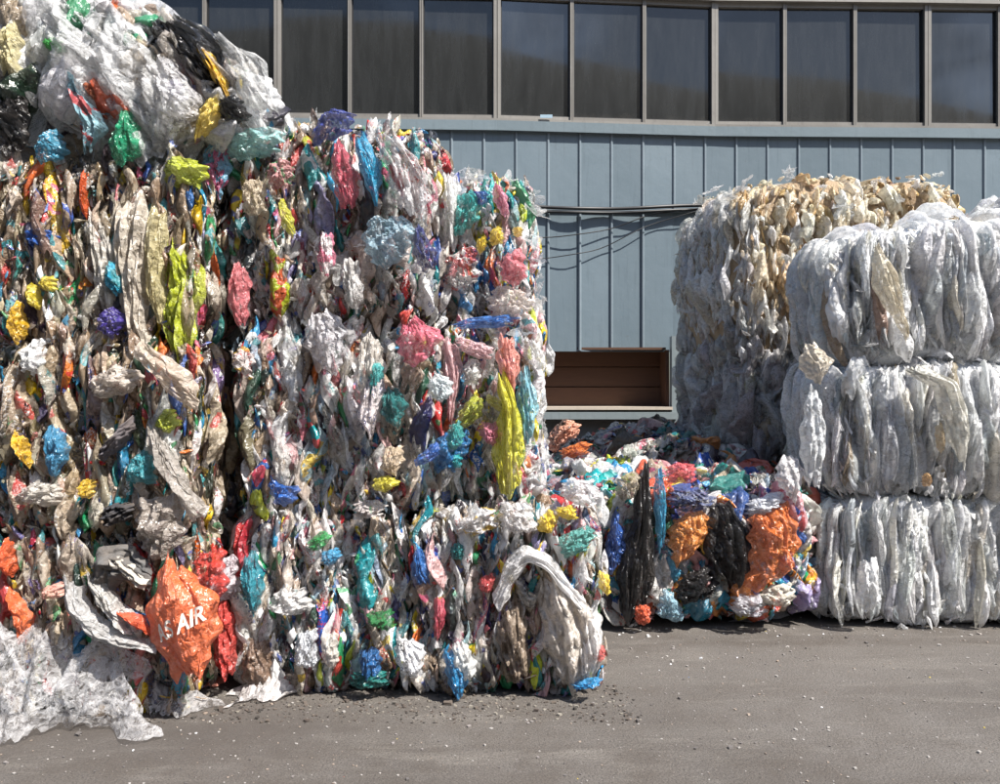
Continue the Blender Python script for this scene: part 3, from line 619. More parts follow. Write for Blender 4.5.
# right front stack (clear film)
bale('D1', 'clear film bale on the ground, lowest of the right front stack', 2.24, 4.2, 5.72, 6.8, 0, .87, CLEARP, 'clear', 290, 1000, FRL, yaw=R(-3), group=GC, expo=8, bulge=.045)
bale('D2', 'clear film bale in the middle of the right front stack', 2.28, 4.2, 5.70, 6.8, .84, 1.82, CLEARP, 'clear', 290, 1000, FRL, yaw=R(-3), group=GC, expo=8, bulge=.045)
bale('D3', 'clear film bale with rounded shoulders on top of the right front stack', 2.28, 4.0, 5.74, 6.8, 1.78, 2.78, CLEARP, 'clear', 290, 1000, FRL, yaw=R(-2), group=GC, fluff=25, expo=4.2, bulge=.05, tilt=R(-2))
# rear right stack
bale('F1', 'grey film bale lowest in the stack behind the right front bales', 1.98, 4.5, 7.15, 9.0, 0, .84, SHADED_GREY, 'wispy', 60, 300, FRL, yaw=R(5), group=GS)
bale('F2', 'shaded grey film bale, second from the ground behind the right front bales', 1.96, 4.5, 7.15, 9.0, .84, 2.0, SHADED_GREY, 'wispy', 260, 900, FRL, yaw=R(5), group=GS)
def fpal(p): return SHADED_GREY if p.z < 2.15 else STRAW if p.x > 2.08 + .22 * max(0, 3.1 - p.z) + .1 * math.sin(p.z * 9) and p.y < 7.6 + .8 * (p.z > 3.2) else WISPY  # lower part greyer: shade put into the film colour
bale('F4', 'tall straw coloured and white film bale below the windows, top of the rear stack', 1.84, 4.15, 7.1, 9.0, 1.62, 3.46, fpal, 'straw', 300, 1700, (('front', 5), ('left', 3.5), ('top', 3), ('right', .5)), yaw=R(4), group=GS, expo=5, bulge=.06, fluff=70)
bale('G1', 'pale film bale at the far right edge behind the straw coloured stack', 4.25, 5.9, 7.4, 8.6, 0, 3.33, CLEARP, 'wispy', 180, 600, FRL, group=GS, expo=5, fluff=30)

# ------------------------------------------------------------ individual bags traced one by one
def resample(ch, n):
    ch = np.array(ch, float); d = np.r_[0, np.cumsum(np.linalg.norm(np.diff(ch, axis=0), axis=1))]; t = np.linspace(0, d[-1], n)
    out = np.stack([np.interp(t, d, ch[:, 0]), np.interp(t, d, ch[:, 1])], -1)
    for _ in range(max(1, n // 16)): out[1:-1] = (out[:-2] + 2 * out[1:-1] + out[2:]) / 4
    return out
def hero(key, Y, left, right, col, alpha=1.0, bulge=.06, rid=.018, label=None, mat='film_plain', name='plastic_bag', freq=6, rnd=.20, seed=None, lean=0.0, nu=None, tuck=.05, ret=False, slant=0.0):
    rs = np.random.default_rng(seed if seed is not None else int(left[0][0] * 7 + left[0][1] * 3)); nv_ = 34; nu_ = nu or 24; Y = Y + (.05 if Y < 5.4 else .03)
    Lc, Rc = resample(left, nv_), resample(right, nv_); s = np.linspace(0, 1, nu_); G = Lc[:, None] * (1 - s)[None, :, None] + Rc[:, None] * s[None, :, None]
    t = np.linspace(0, 1, nv_); S, T = np.meshgrid(s, t); ph = rs.uniform(0, 6.28, 8)
    # slightly ragged outline, in proportion to the piece
    freq = freq * 1.5; Wd = np.linalg.norm(Lc.mean(0) - Rc.mean(0)); Ht = np.linalg.norm((Lc[0] + Rc[0] - Lc[-1] - Rc[-1]) / 2); es = (np.abs(S - .5) * 2) ** 3; et = (np.abs(T - .5) * 2) ** 4
    G[..., 0] += .10 * Wd * (np.sin(T * 9 + ph[0]) * (S - .3) + .6 * np.sin(T * 23 + ph[1] + S * 3)) * es; G[..., 1] += .05 * Ht * (np.sin(S * 7 + ph[2]) + .5 * np.sin(S * 19 + ph[7])) * et
    # round the corners off
    cc = G.mean((0, 1)); G = G - (G - cc) * (rnd * es * et ** .6)[..., None]
    env = np.clip(np.sin(np.pi * S), 0, 1) ** .55 * np.clip(np.sin(np.pi * np.clip(T, .02, .98)), 0, 1) ** .4
    fan = (S - .5) / (.35 + (T if ph[0] > 3.1 else 1 - T) * 1.1)   # pleats gathered towards one end
    def ple(x, a_, b__): return np.clip(1 - np.abs(np.sin(x + a_) + .8 * np.sin(2.37 * x + b__) + .5 * np.sin(4.3 * x + a_ * 2)) / 1.3, -.25, 1)
    mask = .45 + .55 * np.sin(S * 4 + ph[4] + 2.1 * np.sin(T * 5 + ph[6])); w1 = ple(freq * fan * .9 + 1.1 * np.sin(T * 3 + ph[4]), ph[3], ph[5]); w2 = ple(freq * 2.1 * fan + 2.0 * np.sin(T * 4 + ph[6]), ph[5], ph[1]) * mask
    w3 = ple((T - .5) * 7 + 3 * (S - .5) + 1.5 * np.sin(S * 5 + ph[2]), ph[0], ph[2]) * (1 - mask)
    ar = Ht / max(Wd, 1); A_, B_ = S - .5, (T - .5)
    cr = creases(A_, B_, rs, 46, 1.0, .03, .13, min(1.2, 1.2 / max(ar, .5))) + .5 * creases(A_, B_, rs, 60, 1.0, .015, .05, min(1.2, 1.2 / max(ar, .5)))
    H = .42 * bulge * env + rid * (1.1 * w1 + .6 * w2 + .55 * w3 + 1.35 * cr) * (.35 + .65 * env) - tuck * (1 - env) + lean * (T - .5) + slant * (S - .5)
    X = (G[..., 0] - CX) / F * Y; Z = EYE + (CY - G[..., 1]) / F * Y; V = np.stack([X, Y - H, np.maximum(Z, .006)], -1).reshape(-1, 3); c = V.mean(0)
    if mat == 'film_plain' and max(col) < .08: mat = 'glossy'
    me = mesh_np(name, V - c, grid_quads(nu_, nv_), [M[mat]], mat in ('clear', 'cloth'))
    root, base = BASES[key]; o = link(name, me, root, Vector(c) - base, label=label); o.color = (*col, alpha if (ret or alpha < .93 or max(col) < .08) else .86)
    if ret: return o, (Lc, Rc, H)
    return o
YG = (.50, .56, .02); YEL = (.78, .62, .02); ORA = (.78, .13, .03); BLK = (.018, .018, .02); PNK = (.72, .18, .27); RSE = (.66, .12, .16); TEAL = (.02, .30, .28); CYA = (.03, .38, .55); BLU = (.02, .13, .5)
NAV = (.02, .03, .16); WHT = (.78, .78, .78); BEI = (.60, .53, .44); CLR = (.72, .72, .72); GRN = (.02, .36, .12)
# far left stack
hero('C4', 4.22, [(85, 35), (88, 80), (110, 120), (125, 160)], [(130, 30), (165, 60), (185, 110), (175, 160)], CLR, .5, .12, .05, 'large sheet of clear film sagging down', 'clear')
hero('C4', 4.2, [(140, 60), (135, 100), (150, 140)], [(170, 55), (200, 90), (195, 130)], (.66, .65, .66), .6, .1, .03, 'greyish clear bag with violet print', 'film')
hero('C4', 4.22, [(30, 5), (55, 60), (75, 110)], [(75, 0), (120, 55), (130, 110)], (.78, .78, .78), .6, .09, .05, mat='clear')
hero('C4', 4.3, [(205, 30), (232, 70), (245, 120)], [(225, 40), (262, 60), (284, 118)], (.72, .72, .71), .55, .1, .04, 'clear film hanging off the right shoulder', 'clear')
hero('C4', 4.2, [(188, 38), (196, 52), (212, 80), (222, 92)], [(205, 46), (216, 60), (226, 80), (229, 94)], (.82, .50, .02), 1, .05, .012, 'amber yellow bag strip')
hero('C4', 4.2, [(208, 92), (198, 112), (190, 140)], [(226, 92), (222, 112), (203, 136)], (.80, .60, .10), 1, .06, .012, 'yellow bag twisted downward')
hero('C4', 4.25, [(140, 25), (150, 45), (180, 60), (205, 95)], [(180, 8), (212, 30), (222, 52), (240, 110)], BLK, 1, .05, .03, 'black bag under the yellow one')
hero('C4', 4.2, [(215, 95), (218, 120)], [(240, 95), (250, 122)], BLK, 1, .07, .02)
hero('C4', 4.15, [(118, 105), (112, 130), (105, 148), (108, 163)], [(128, 106), (138, 125), (140, 150), (136, 163)], (.01, .32, .15), 1, .06, .014, 'bright green bag in the clear film')
hero('C4', 4.15, [(42, 128), (30, 150), (32, 162)], [(60, 130), (62, 150), (58, 162)], (.10, .38, .55), .85, .05, .015, 'light blue scrap', 'film')
hero('C4', 4.15, [(60, 72), (66, 95), (78, 122), (80, 150)], [(76, 70), (90, 100), (105, 128), (90, 152)], (.35, .58, .66), .8, .05, .02, mat='film')
hero('C4', 4.15, [(38, 38), (45, 48)], [(58, 34), (60, 52)], (.05, .5, .08), 1, .04, .01)
hero('C4', 4.15, [(0, 22), (0, 80)], [(17, 22), (22, 80)], (.62, .55, .30), 1, .07, .02, 'dull straw yellow bag at the edge')
hero('C4', 4.18, [(-10, 80), (-8, 155)], [(20, 80), (28, 150)], BLK, 1, .07, .03, 'big black bag at the edge')
hero('C4', 4.15, [(80, 82), (84, 97)], [(98, 80), (98, 98)], (.45, .12, .04), 1, .04, .01)
hero('C3', 4.2, [(160, 160), (165, 190), (180, 192)], [(188, 152), (205, 165), (203, 185)], YG, 1, .06, .02, 'lime yellow bag')
hero('C3', 4.17, [(78, 170), (78, 200), (80, 218)], [(88, 170), (86, 200), (88, 216)], (.7, .11, .02), 1, .03, .008)
hero('C3', 4.15, [(22, 230), (28, 250)], [(50, 226), (58, 248)], BLU, 1, .05, .015, 'cobalt blue knot of film')
hero('C3', 4.16, [(112, 195), (112, 260), (125, 330), (132, 365)], [(150, 198), (148, 260), (145, 320), (150, 365)], BEI, .92, .06, .025, 'long beige sheet hanging down')
hero('C3', 4.18, [(82, 215), (92, 260), (102, 330)], [(106, 205), (118, 260), (122, 335)], (.58, .54, .48), .9, .06, .02)
hero('C3', 4.15, [(146, 200), (142, 240), (144, 290), (150, 320)], [(165, 205), (164, 240), (162, 290), (166, 320)], (.60, .52, .28), .95, .05, .015, 'straw coloured bag')
hero('C3', 4.1, [(101, 262), (104, 285), (112, 296)], [(116, 262), (121, 280), (122, 292)], (.03, .42, .62), 1, .04, .01, 'turquoise scrap', 'film')
hero('C2', 4.1, [(92, 312), (96, 330), (108, 340)], [(118, 306), (124, 318), (118, 334)], (.05, .03, .25), 1, .05, .012, 'indigo bag')
hero('C3', 4.12, [(22, 284), (25, 305)], [(36, 282), (38, 310)], YEL, 1, .03, .008)
hero('C3', 4.12, [(36, 276), (38, 290)], [(52, 274), (53, 292)], (.70, .55, .02), 1, .03, .008)
hero('C2', 4.12, [(6, 305), (9, 345)], [(20, 300), (24, 340)], (.70, .42, .02), 1, .04, .012, 'mustard yellow bag')
hero('C2', 4.12, [(20, 352), (18, 372), (30, 377)], [(40, 332), (44, 350), (42, 372)], WHT, .95, .05, .015)
hero('C2', 4.08, [(82, 380), (88, 398), (110, 400)], [(118, 362), (136, 372), (142, 385)], (.60, .53, .46), .9, .07, .02, 'beige crumpled bag')
hero('C2', 4.02, [(125, 350), (150, 375), (172, 400), (196, 412)], [(150, 342), (178, 365), (196, 385), (200, 400)], (.62, .52, .42), .85, .07, .018, 'tan translucent sheet sticking out to the right')
hero('C2', 4.1, [(40, 428), (42, 455), (48, 480)], [(60, 425), (66, 450), (56, 475)], (.06, .28, .48), 1, .05, .012, 'blue bag')
hero('C2', 4.1, [(8, 430), (20, 465)], [(22, 435), (30, 468)], (.75, .45, .02), 1, .04, .01)
hero('C2', 4.06, [(140, 420), (150, 460), (170, 490), (175, 510)], [(160, 432), (178, 470), (205, 510), (215, 520)], (.42, .38, .34), .95, .05, .02, 'grey brown sheet slanting down to the right')
hero('C2', 4.08, [(130, 455), (120, 480)], [(148, 450), (155, 488)], (.03, .30, .36), 1, .04, .012, 'teal bag')
hero('C2', 4.08, [(150, 425), (165, 435)], [(168, 405), (180, 425)], YG, 1, .05, .01)
hero('C2', 4.08, [(76, 482), (78, 500)], [(93, 478), (90, 498)], (.72, .48, .03), 1, .04, .01)
hero('C2', 4.1, [(30, 480), (10, 500)], [(60, 485), (60, 510)], (.6, .56, .5), .8, .05, .02)
hero('C2', 4.06, [(90, 455), (130, 415)], [(105, 462), (136, 428)], (.10, .09, .10), 1, .03, .02, mat='cloth', name='rag')
hero('C2', 4.05, [(130, 500), (140, 560)], [(185, 490), (178, 555)], (.36, .31, .27), .95, .06, .025, 'brown grey sheet')
hero('C1', 4.06, [(96, 510), (100, 530)], [(130, 500), (131, 520)], (.04, .04, .045), 1, .05, .02, mat='cloth', name='rag')
hero('C1', 4.02, [(85, 575), (95, 548), (125, 545), (150, 560)], [(105, 600), (118, 580), (135, 585), (150, 600)], (.10, .10, .10), 1, .05, .02, 'dark striped rag', 'cloth', name='rag')
hero('C1', 4.0, [(100, 555), (112, 570), (138, 590)], [(118, 552), (134, 565), (150, 585)], (.46, .42, .36), 1, .06, .015, mat='cloth', name='rag')
hero('C1', 3.98, [(55, 580), (62, 610), (90, 640), (125, 652), (150, 655)], [(72, 578), (85, 605), (105, 625), (135, 640), (158, 645)], (.50, .49, .48), .95, .06, .02, 'grey sheet curling under the orange bag')
hero('C1', 4.0, [(80, 575), (100, 610), (130, 640)], [(98, 575), (120, 605), (145, 630)], (.55, .53, .50), .9, .05, .02)
hero('C1', 4.1, [(0, 540), (0, 580)], [(10, 540), (15, 575)], ORA, 1, .05, .012, 'orange bag at the left edge')
hero('C1', 4.08, [(0, 592), (12, 612), (14, 645)], [(10, 590), (30, 618), (26, 640)], (.76, .16, .04), 1, .05, .012)
hero('C1', 4.06, [(38, 590), (40, 602)], [(58, 582), (62, 598)], (.75, .4, .32), 1, .04, .01)
# orange bag with white lettering
ob, (oL, oR, oH) = hero('C1', 3.98, [(162, 556), (150, 590), (142, 615), (148, 640), (160, 662), (172, 686)], [(180, 566), (200, 584), (214, 592), (215, 622), (213, 650), (208, 668)], (.80, .17, .055), 1, .10, .012, 'bright orange bag with white lettering', freq=4, ret=True, nu=34, tuck=.05, rnd=.04)
hero('C1', 3.98, [(108, 608), (125, 620), (145, 632)], [(120, 612), (140, 618), (155, 640)], (.72, .13, .05), 1, .05, .012, 'orange strip of the torn bag')
hero('C1', 4.08, [(190, 560), (188, 590)], [(222, 545), (226, 600)], (.55, .04, .03), 1, .05, .02)
def letters(txt, s0, s1, t0, t1, oL, oR, oH, Y, key):
    nv_, nu_ = oH.shape; cu = bpy.data.curves.new('txt', 'FONT'); cu.body = txt; cu.size = 1; cu.offset = .02; to = bpy.data.objects.new('txt', cu); C.objects.link(to)
    me0 = to.to_mesh(); W = np.array([v.co[:] for v in me0.vertices]); lo, hi = W.min(0), W.max(0)
    import bmesh
    bm = bmesh.new(); bm.from_mesh(me0); bmesh.ops.triangulate(bm, faces=bm.faces[:]); bmesh.ops.subdivide_edges(bm, edges=[e for e in bm.edges if e.calc_length() > .12], cuts=2, use_grid_fill=False); bmesh.ops.triangulate(bm, faces=bm.faces[:])
    to.to_mesh_clear(); bpy.data.objects.remove(to)
    out = []
    for v in bm.verts:
        a = (v.co.x - lo[0]) / (hi[0] - lo[0]); b = (v.co.y - lo[1]) / (hi[1] - lo[1]); s = s0 + (s1 - s0) * a; t = t1 + (t0 - t1) * b - .10 * a
        fi, fj = t * (nv_ - 1), s * (nu_ - 1); i, j = min(int(fi), nv_ - 2), min(int(fj), nu_ - 2); u, w_ = fi - i, fj - j
        h = oH[i, j] * (1 - u) * (1 - w_) + oH[i + 1, j] * u * (1 - w_) + oH[i, j + 1] * (1 - u) * w_ + oH[i + 1, j + 1] * u * w_
        l = oL[i] * (1 - u) + oL[i + 1] * u; r = oR[i] * (1 - u) + oR[i + 1] * u; g = l * (1 - s) + r * s
        out.append(((g[0] - CX) / F * (Y + .05), Y + .05 - h - .026, EYE + (CY - g[1]) / F * (Y + .05)))
    for v, p in zip(bm.verts, out): v.co = p
    root, base = BASES[key]; c = Vector(np.mean(out, 0)); bmesh.ops.translate(bm, verts=bm.verts[:], vec=-c)
    me = bpy.data.meshes.new('lettering'); bm.to_mesh(me); bm.free(); me.materials.append(M['letter'])
    link('lettering', me, ob, c - base - ob.location)
letters('AS AIR', .22, .93, .52, .66, oL, oR, oH, 3.96, 'C1')
letters('lll~', .35, .75, .28, .34, oL, oR, oH, 3.96, 'C1') if False else None
# lime sheet between the stacks
hero('A3', 4.22, [(162, 240), (160, 280), (163, 330), (172, 362)], [(188, 238), (205, 285), (196, 320), (188, 366)], YG, 1, .07, .03, 'tall lime yellow sheet hanging between the two stacks')
hero('A4', 4.3, [(165, 195), (162, 240)], [(185, 190), (192, 245)], (.32, .36, .02), 1, .05, .02)
# centre stack top
hero('A4', 4.4, [(318, 118), (312, 135), (308, 150)], [(335, 104), (356, 115), (352, 130)], (.02, .04, .27), 1, .09, .02, 'dark blue bag on the crest')
hero('A4', 4.32, [(330, 142), (330, 175), (338, 208)], [(344, 140), (356, 170), (356, 208)], (.52, .08, .12), 1, .08, .012, 'dusky red pointed bag')
hero('A4', 4.3, [(350, 135), (358, 165), (372, 205)], [(366, 132), (380, 160), (380, 200)], (.01, .34, .58), 1, .08, .01, 'bright blue pointed bag')
hero('A4', 4.34, [(372, 130), (385, 170), (395, 215)], [(395, 135), (425, 165), (432, 215)], (.76, .75, .76), .7, .11, .04, 'crumpled clear bag with pink print', 'film')
hero('A4', 4.3, [(386, 160), (392, 180), (402, 200)], [(396, 162), (404, 180), (406, 196)], (.75, .22, .22), 1, .05, .01)
hero('A4', 4.36, [(225, 130), (215, 150), (230, 160)], [(280, 125), (285, 138), (262, 158)], (.35, .62, .60), .8, .07, .02, 'pale turquoise bag', 'film')
hero('A4', 4.34, [(203, 140), (200, 175), (210, 200)], [(232, 140), (228, 165), (222, 195)], (.22, .45, .62), .85, .07, .02, 'pale blue bag', 'film')
hero('A4', 4.32, [(190, 188), (192, 220), (200, 262)], [(203, 185), (212, 215), (208, 268)], (.78, .77, .75), 1, .05, .012, 'white bag with green edge')
hero('A4', 4.3, [(204, 215), (205, 240), (202, 262)], [(212, 212), (213, 240), (207, 262)], GRN, 1, .04, .01)
hero('A4', 4.32, [(275, 200), (280, 225), (290, 238)], [(284, 198), (292, 220), (296, 232)], (.62, .60, .03), 1, .04, .01)
hero('A4', 4.3, [(240, 180), (240, 215)], [(262, 175), (265, 212)], (.62, .52, .38), .9, .06, .015)
hero('A4', 4.32, [(262, 165), (270, 190)], [(290, 155), (292, 185)], (.6, .3, .3), .9, .06, .02, mat='film')
hero('A4', 4.3, [(412, 225), (412, 250), (420, 272)], [(425, 228), (436, 255), (440, 270)], NAV, 1, .06, .015, 'navy blue bag')
hero('A4', 4.3, [(365, 215), (362, 245), (372, 270)], [(410, 215), (418, 235), (405, 260)], (.35, .52, .62), .75, .08, .02, 'pale blue clear bag', 'film')
hero('A4', 4.34, [(318, 232), (316, 262), (322, 278)], [(332, 230), (334, 258), (330, 272)], (.75, .25, .35), 1, .05, .012, mat='film')
hero('A4', 4.32, [(228, 265), (225, 300), (236, 330)], [(246, 262), (248, 290), (246, 322)], (.62, .16, .18), .9, .05, .012, 'rose coloured strip')
hero('A4', 4.3, [(338, 262), (342, 285), (345, 308)], [(358, 255), (362, 285), (360, 312)], (.70, .68, .66), .75, .06, .02, mat='film')
hero('A3', 4.34, [(304, 318), (302, 345), (315, 362), (325, 375)], [(330, 305), (345, 330), (345, 350), (340, 372)], (.66, .64, .66), .7, .08, .025, 'clear grey bag with blue print', 'film')
hero('A3', 4.3, [(358, 335), (355, 362), (350, 400)], [(385, 338), (384, 370), (372, 410)], (.62, .58, .52), .85, .06, .015)
hero('A3', 4.28, [(370, 365), (362, 385), (355, 420), (365, 435)], [(384, 362), (384, 385), (378, 425), (374, 436)], (.82, .74, .74), .95, .05, .012, 'white bag with red stripes', 'film')
hero('A3', 4.26, [(369, 362), (366, 398)], [(384, 362), (378, 398)], (.02, .38, .38), 1, .05, .01)
hero('A3', 4.26, [(398, 325), (397, 345), (402, 368)], [(420, 315), (442, 335), (436, 358)], (.72, .16, .24), 1, .09, .03, 'large rose pink crumpled bag', freq=9)
hero('A3', 4.3, [(380, 390), (380, 415), (392, 430)], [(400, 385), (406, 405), (402, 425)], (.02, .20, .20), 1, .06, .02, 'dark teal bag')
hero('A3', 4.28, [(426, 380), (428, 395), (436, 402)], [(440, 372), (454, 382), (450, 400)], (.75, .82, .84), 1, .05, .015, 'white and cyan bag', 'film')
hero('A3', 4.32, [(382, 448), (380, 470), (392, 478)], [(405, 444), (402, 462), (398, 474)], (.68, .54, .38), 1, .07, .01, 'peach coloured bundle')
hero('A3', 4.3, [(370, 478), (372, 490), (382, 494)], [(395, 476), (398, 484), (392, 490)], (.66, .58, .03), 1, .04, .012)
hero('A3', 4.32, [(266, 472), (268, 495), (275, 507)], [(282, 488), (296, 486), (298, 504)], (.02, .13, .48), 1, .05, .012, 'cobalt blue strip')
hero('A3', 4.34, [(270, 440), (272, 465), (278, 488)], [(284, 436), (288, 462), (288, 485)], (.66, .64, .62), .8, .05, .015)
hero('A3', 4.33, [(235, 345), (230, 365)], [(252, 350), (250, 382)], (.72, .66, .64), .9, .05, .015, mat='film')
hero('A3', 4.3, [(448, 425), (445, 450)], [(462, 420), (464, 448)], TEAL, 1, .04, .012)
hero('A3', 4.28, [(412, 460), (425, 450), (434, 440)], [(416, 468), (432, 462), (442, 450)], (.03, .14, .5), 1, .04, .01)
# bright right end of the centre stack
hero('B2', 4.62, [(438, 175), (436, 210), (440, 250)], [(458, 168), (462, 200), (460, 245)], (.80, .79, .78), .85, .08, .025, 'bright white crumpled bag')
hero('B2', 4.6, [(453, 195), (452, 215), (448, 235)], [(475, 188), (485, 200), (470, 232)], (.02, .38, .36), 1, .06, .02, 'teal bag')
hero('B2', 4.6, [(470, 190), (472, 205)], [(488, 190), (488, 204)], (.02, .10, .40), 1, .05, .015)
hero('B2', 4.62, [(491, 186), (494, 200), (502, 215)], [(498, 182), (508, 196), (510, 215)], (.78, .30, .42), .95, .05, .02, 'pink bag tip')
hero('B2', 4.6, [(489, 228), (490, 245)], [(503, 225), (504, 244)], (.82, .62, .02), 1, .05, .01, 'yellow knot')
hero('B2', 4.6, [(476, 238), (477, 254)], [(487, 234), (486, 250)], (.80, .62, .02), 1, .04, .01)
hero('B2', 4.6, [(512, 226), (514, 236)], [(523, 226), (522, 236)], (.82, .58, .02), 1, .04, .01)
hero('B2', 4.58, [(502, 255), (500, 275), (506, 285)], [(522, 245), (528, 268), (524, 284)], (.76, .22, .26), .9, .06, .02, 'coral pink bag')
hero('B2', 4.6, [(440, 255), (445, 290)], [(480, 245), (478, 285)], (.76, .75, .72), .75, .08, .03, mat='film')
hero('B2', 4.6, [(490, 285), (488, 318)], [(528, 288), (534, 318)], (.80, .72, .66), .8, .08, .03)
hero('B1', 4.55, [(455, 320), (455, 330)], [(516, 312), (512, 326)], (.02, .18, .55), 1, .05, .012, 'blue strip lying level')
hero('B1', 4.5, [(496, 335), (496, 360), (510, 395)], [(515, 336), (520, 360), (516, 395)], (.80, .30, .24), 1, .07, .012, 'salmon coloured pointed bag')
hero('B1', 4.52, [(432, 345), (445, 380), (448, 425)], [(458, 335), (462, 375), (452, 422)], (.80, .52, .54), .9, .07, .025, 'white and pink streaked bag')
hero('B1', 4.5, [(455, 335), (460, 352)], [(492, 345), (492, 362)], (.82, .58, .60), .9, .06, .025)
hero('B1', 4.5, [(470, 395), (455, 420), (452, 432)], [(488, 398), (478, 420), (468, 430)], (.46, .50, .05), 1, .05, .02, 'olive yellow bag')
hero('B1', 4.46, [(494, 370), (500, 410), (492, 450), (494, 494)], [(508, 370), (520, 405), (524, 445), (526, 492)], (.72, .68, .02), 1, .06, .03, 'long bright yellow bag trailing down', freq=8)
hero('B1', 4.48, [(484, 400), (498, 412)], [(490, 392), (512, 410)], (.75, .72, .2), 1, .05, .01)
hero('B1', 4.48, [(478, 422), (480, 440)], [(500, 422), (502, 448)], (.80, .30, .40), 1, .06, .018, 'pink bag')
hero('B1', 4.52, [(518, 370), (516, 410), (522, 440)], [(530, 365), (538, 400), (536, 440)], (.30, .60, .70), .85, .06, .02, 'pale turquoise film at the corner', 'film')
hero('B1', 4.55, [(522, 335), (524, 362)], [(536, 340), (548, 372)], (.78, .78, .78), .6, .05, .02, 'clear film tip sticking out', 'clear')
hero('B1', 4.52, [(462, 362), (462, 385)], [(482, 358), (480, 385)], (.82, .82, .80), 1, .05, .02)
hero('B1', 4.48, [(440, 430), (432, 450), (430, 470)], [(475, 430), (465, 455), (455, 475)], (.02, .18, .42), 1, .05, .02)
hero('B1', 4.46, [(448, 452), (446, 470)], [(462, 448), (462, 468)], (.02, .42, .46), 1, .05, .012)
# bottom bales
hero('A2', 4.32, [(488, 598), (500, 570), (520, 545), (545, 552), (568, 575), (585, 600)], [(500, 610), (512, 585), (530, 562), (548, 572), (565, 598), (590, 625)], (.84, .83, .83), 1, .09, .015, 'big white sheet arched over the bale end', freq=4)
hero('A2', 4.36, [(540, 575), (538, 610), (540, 640), (552, 670), (555, 690)], [(568, 580), (596, 612), (600, 640), (594, 668), (585, 690)], (.70, .62, .54), .9, .1, .025, 'milky brown stained sheet under the white one', 'clear')
hero('A2', 4.34, [(575, 612), (578, 650), (572, 680)], [(602, 612), (605, 640), (600, 678)], (.80, .78, .76), .8, .08, .02, mat='clear')
hero('A2', 4.4, [(495, 620), (500, 680)], [(525, 590), (535, 685)], (.34, .26, .19), .9, .05, .03)
hero('A2', 4.3, [(573, 683), (572, 692)], [(600, 678), (602, 688)], (.03, .30, .60), 1, .04, .01, 'blue scrap at the foot')
hero('A2', 4.34, [(594, 648), (594, 665)], [(603, 645), (607, 660)], (.75, .14, .12), 1, .03, .01)
hero('A2', 4.34, [(538, 518), (537, 532), (546, 535)], [(552, 508), (558, 518), (556, 530)], (.82, .60, .01), 1, .06, .012, 'golden yellow bag')
hero('A2', 4.34, [(556, 508), (558, 518)], [(574, 505), (580, 522)], (.82, .62, .01), 1, .05, .012)
hero('A2', 4.36, [(556, 535), (560, 560)], [(598, 525), (590, 552)], (.12, .42, .38), .85, .07, .02, 'sea green bag')
hero('A2', 4.36, [(598, 572), (600, 592)], [(610, 575), (612, 598)], (.78, .58, .01), 1, .04, .012)
hero('A2', 4.4, [(565, 478), (560, 500)], [(598, 480), (600, 510)], (.84, .81, .82), .95, .1, .02, 'white pink round bag')
hero('A2', 4.34, [(500, 500), (500, 530)], [(530, 505), (540, 535)], (.80, .78, .78), .7, .08, .03, mat='film')
hero('A2', 4.36, [(458, 520), (455, 540)], [(490, 505), (500, 530)], (.72, .70, .70), .75, .08, .03, mat='film')
hero('A2', 4.34, [(392, 640), (396, 668), (404, 682)], [(415, 638), (425, 655), (422, 675)], (.78, .78, .80), .95, .06, .012, 'white bag with blue lettering pattern', 'film', seed=5)
hero('A2', 4.32, [(440, 650), (445, 675), (452, 700)], [(460, 650), (468, 672), (466, 698)], (.02, .25, .52), 1, .06, .012, 'blue bag touching the ground')
hero('A2', 4.3, [(452, 640), (450, 665), (458, 680)], [(468, 645), (476, 665), (474, 684)], (.72, .72, .70), .85, .05, .012, mat='clear')
hero('A2', 4.36, [(412, 550), (410, 575), (418, 588)], [(424, 548), (430, 565), (430, 585)], (.02, .15, .45), 1, .05, .012)
hero('A2', 4.36, [(432, 602), (434, 625), (432, 640)], [(444, 595), (446, 615), (440, 640)], (.52, .08, .12), .95, .04, .01)
hero('A2', 4.36, [(450, 546), (450, 562)], [(465, 542), (466, 560)], (.01, .24, .25), 1, .05, .012)
hero('A2', 4.36, [(478, 580), (480, 595)], [(494, 572), (494, 592)], (.6, .1, .1), .95, .05, .012)
hero('A1', 4.36, [(240, 555), (240, 580), (248, 612)], [(256, 552), (262, 580), (258, 618)], (.02, .28, .36), 1, .06, .015, 'deep teal bag')
hero('A1', 4.36, [(303, 545), (312, 555)], [(322, 530), (332, 540)], (.02, .33, .08), 1, .05, .012)
hero('A1', 4.34, [(318, 553), (322, 568)], [(338, 548), (340, 562)], (.05, .32, .55), 1, .05, .012, 'light blue bag')
hero('A1', 4.36, [(275, 590), (265, 612)], [(305, 588), (312, 615)], (.76, .74, .73), .7, .09, .03, 'bright clear bundle', 'clear')
hero('A1', 4.34, [(366, 612), (368, 628)], [(392, 610), (394, 632)], (.01, .20, .05), 1, .06, .03, 'dark green crumpled bag')
hero('A1', 4.36, [(318, 635), (322, 668)], [(336, 632), (338, 668)], (.70, .65, .58), .8, .06, .01, mat='clear')
hero('A1', 4.34, [(358, 650), (360, 682)], [(378, 648), (382, 684)], (.02, .14, .38), 1, .05, .015)
hero('A1', 4.34, [(350, 672), (348, 690)], [(385, 672), (388, 690)], (.01, .20, .18), 1, .04, .015)
hero('A1', 4.38, [(212, 600), (210, 650), (218, 680)], [(228, 600), (236, 650), (234, 680)], (.65, .08, .07), .95, .05, .02, 'red and white bag by the orange one', 'film')
hero('A1', 4.38, [(206, 560), (205, 600)], [(236, 555), (238, 600)], (.68, .60, .64), .75, .06, .025, mat='film')
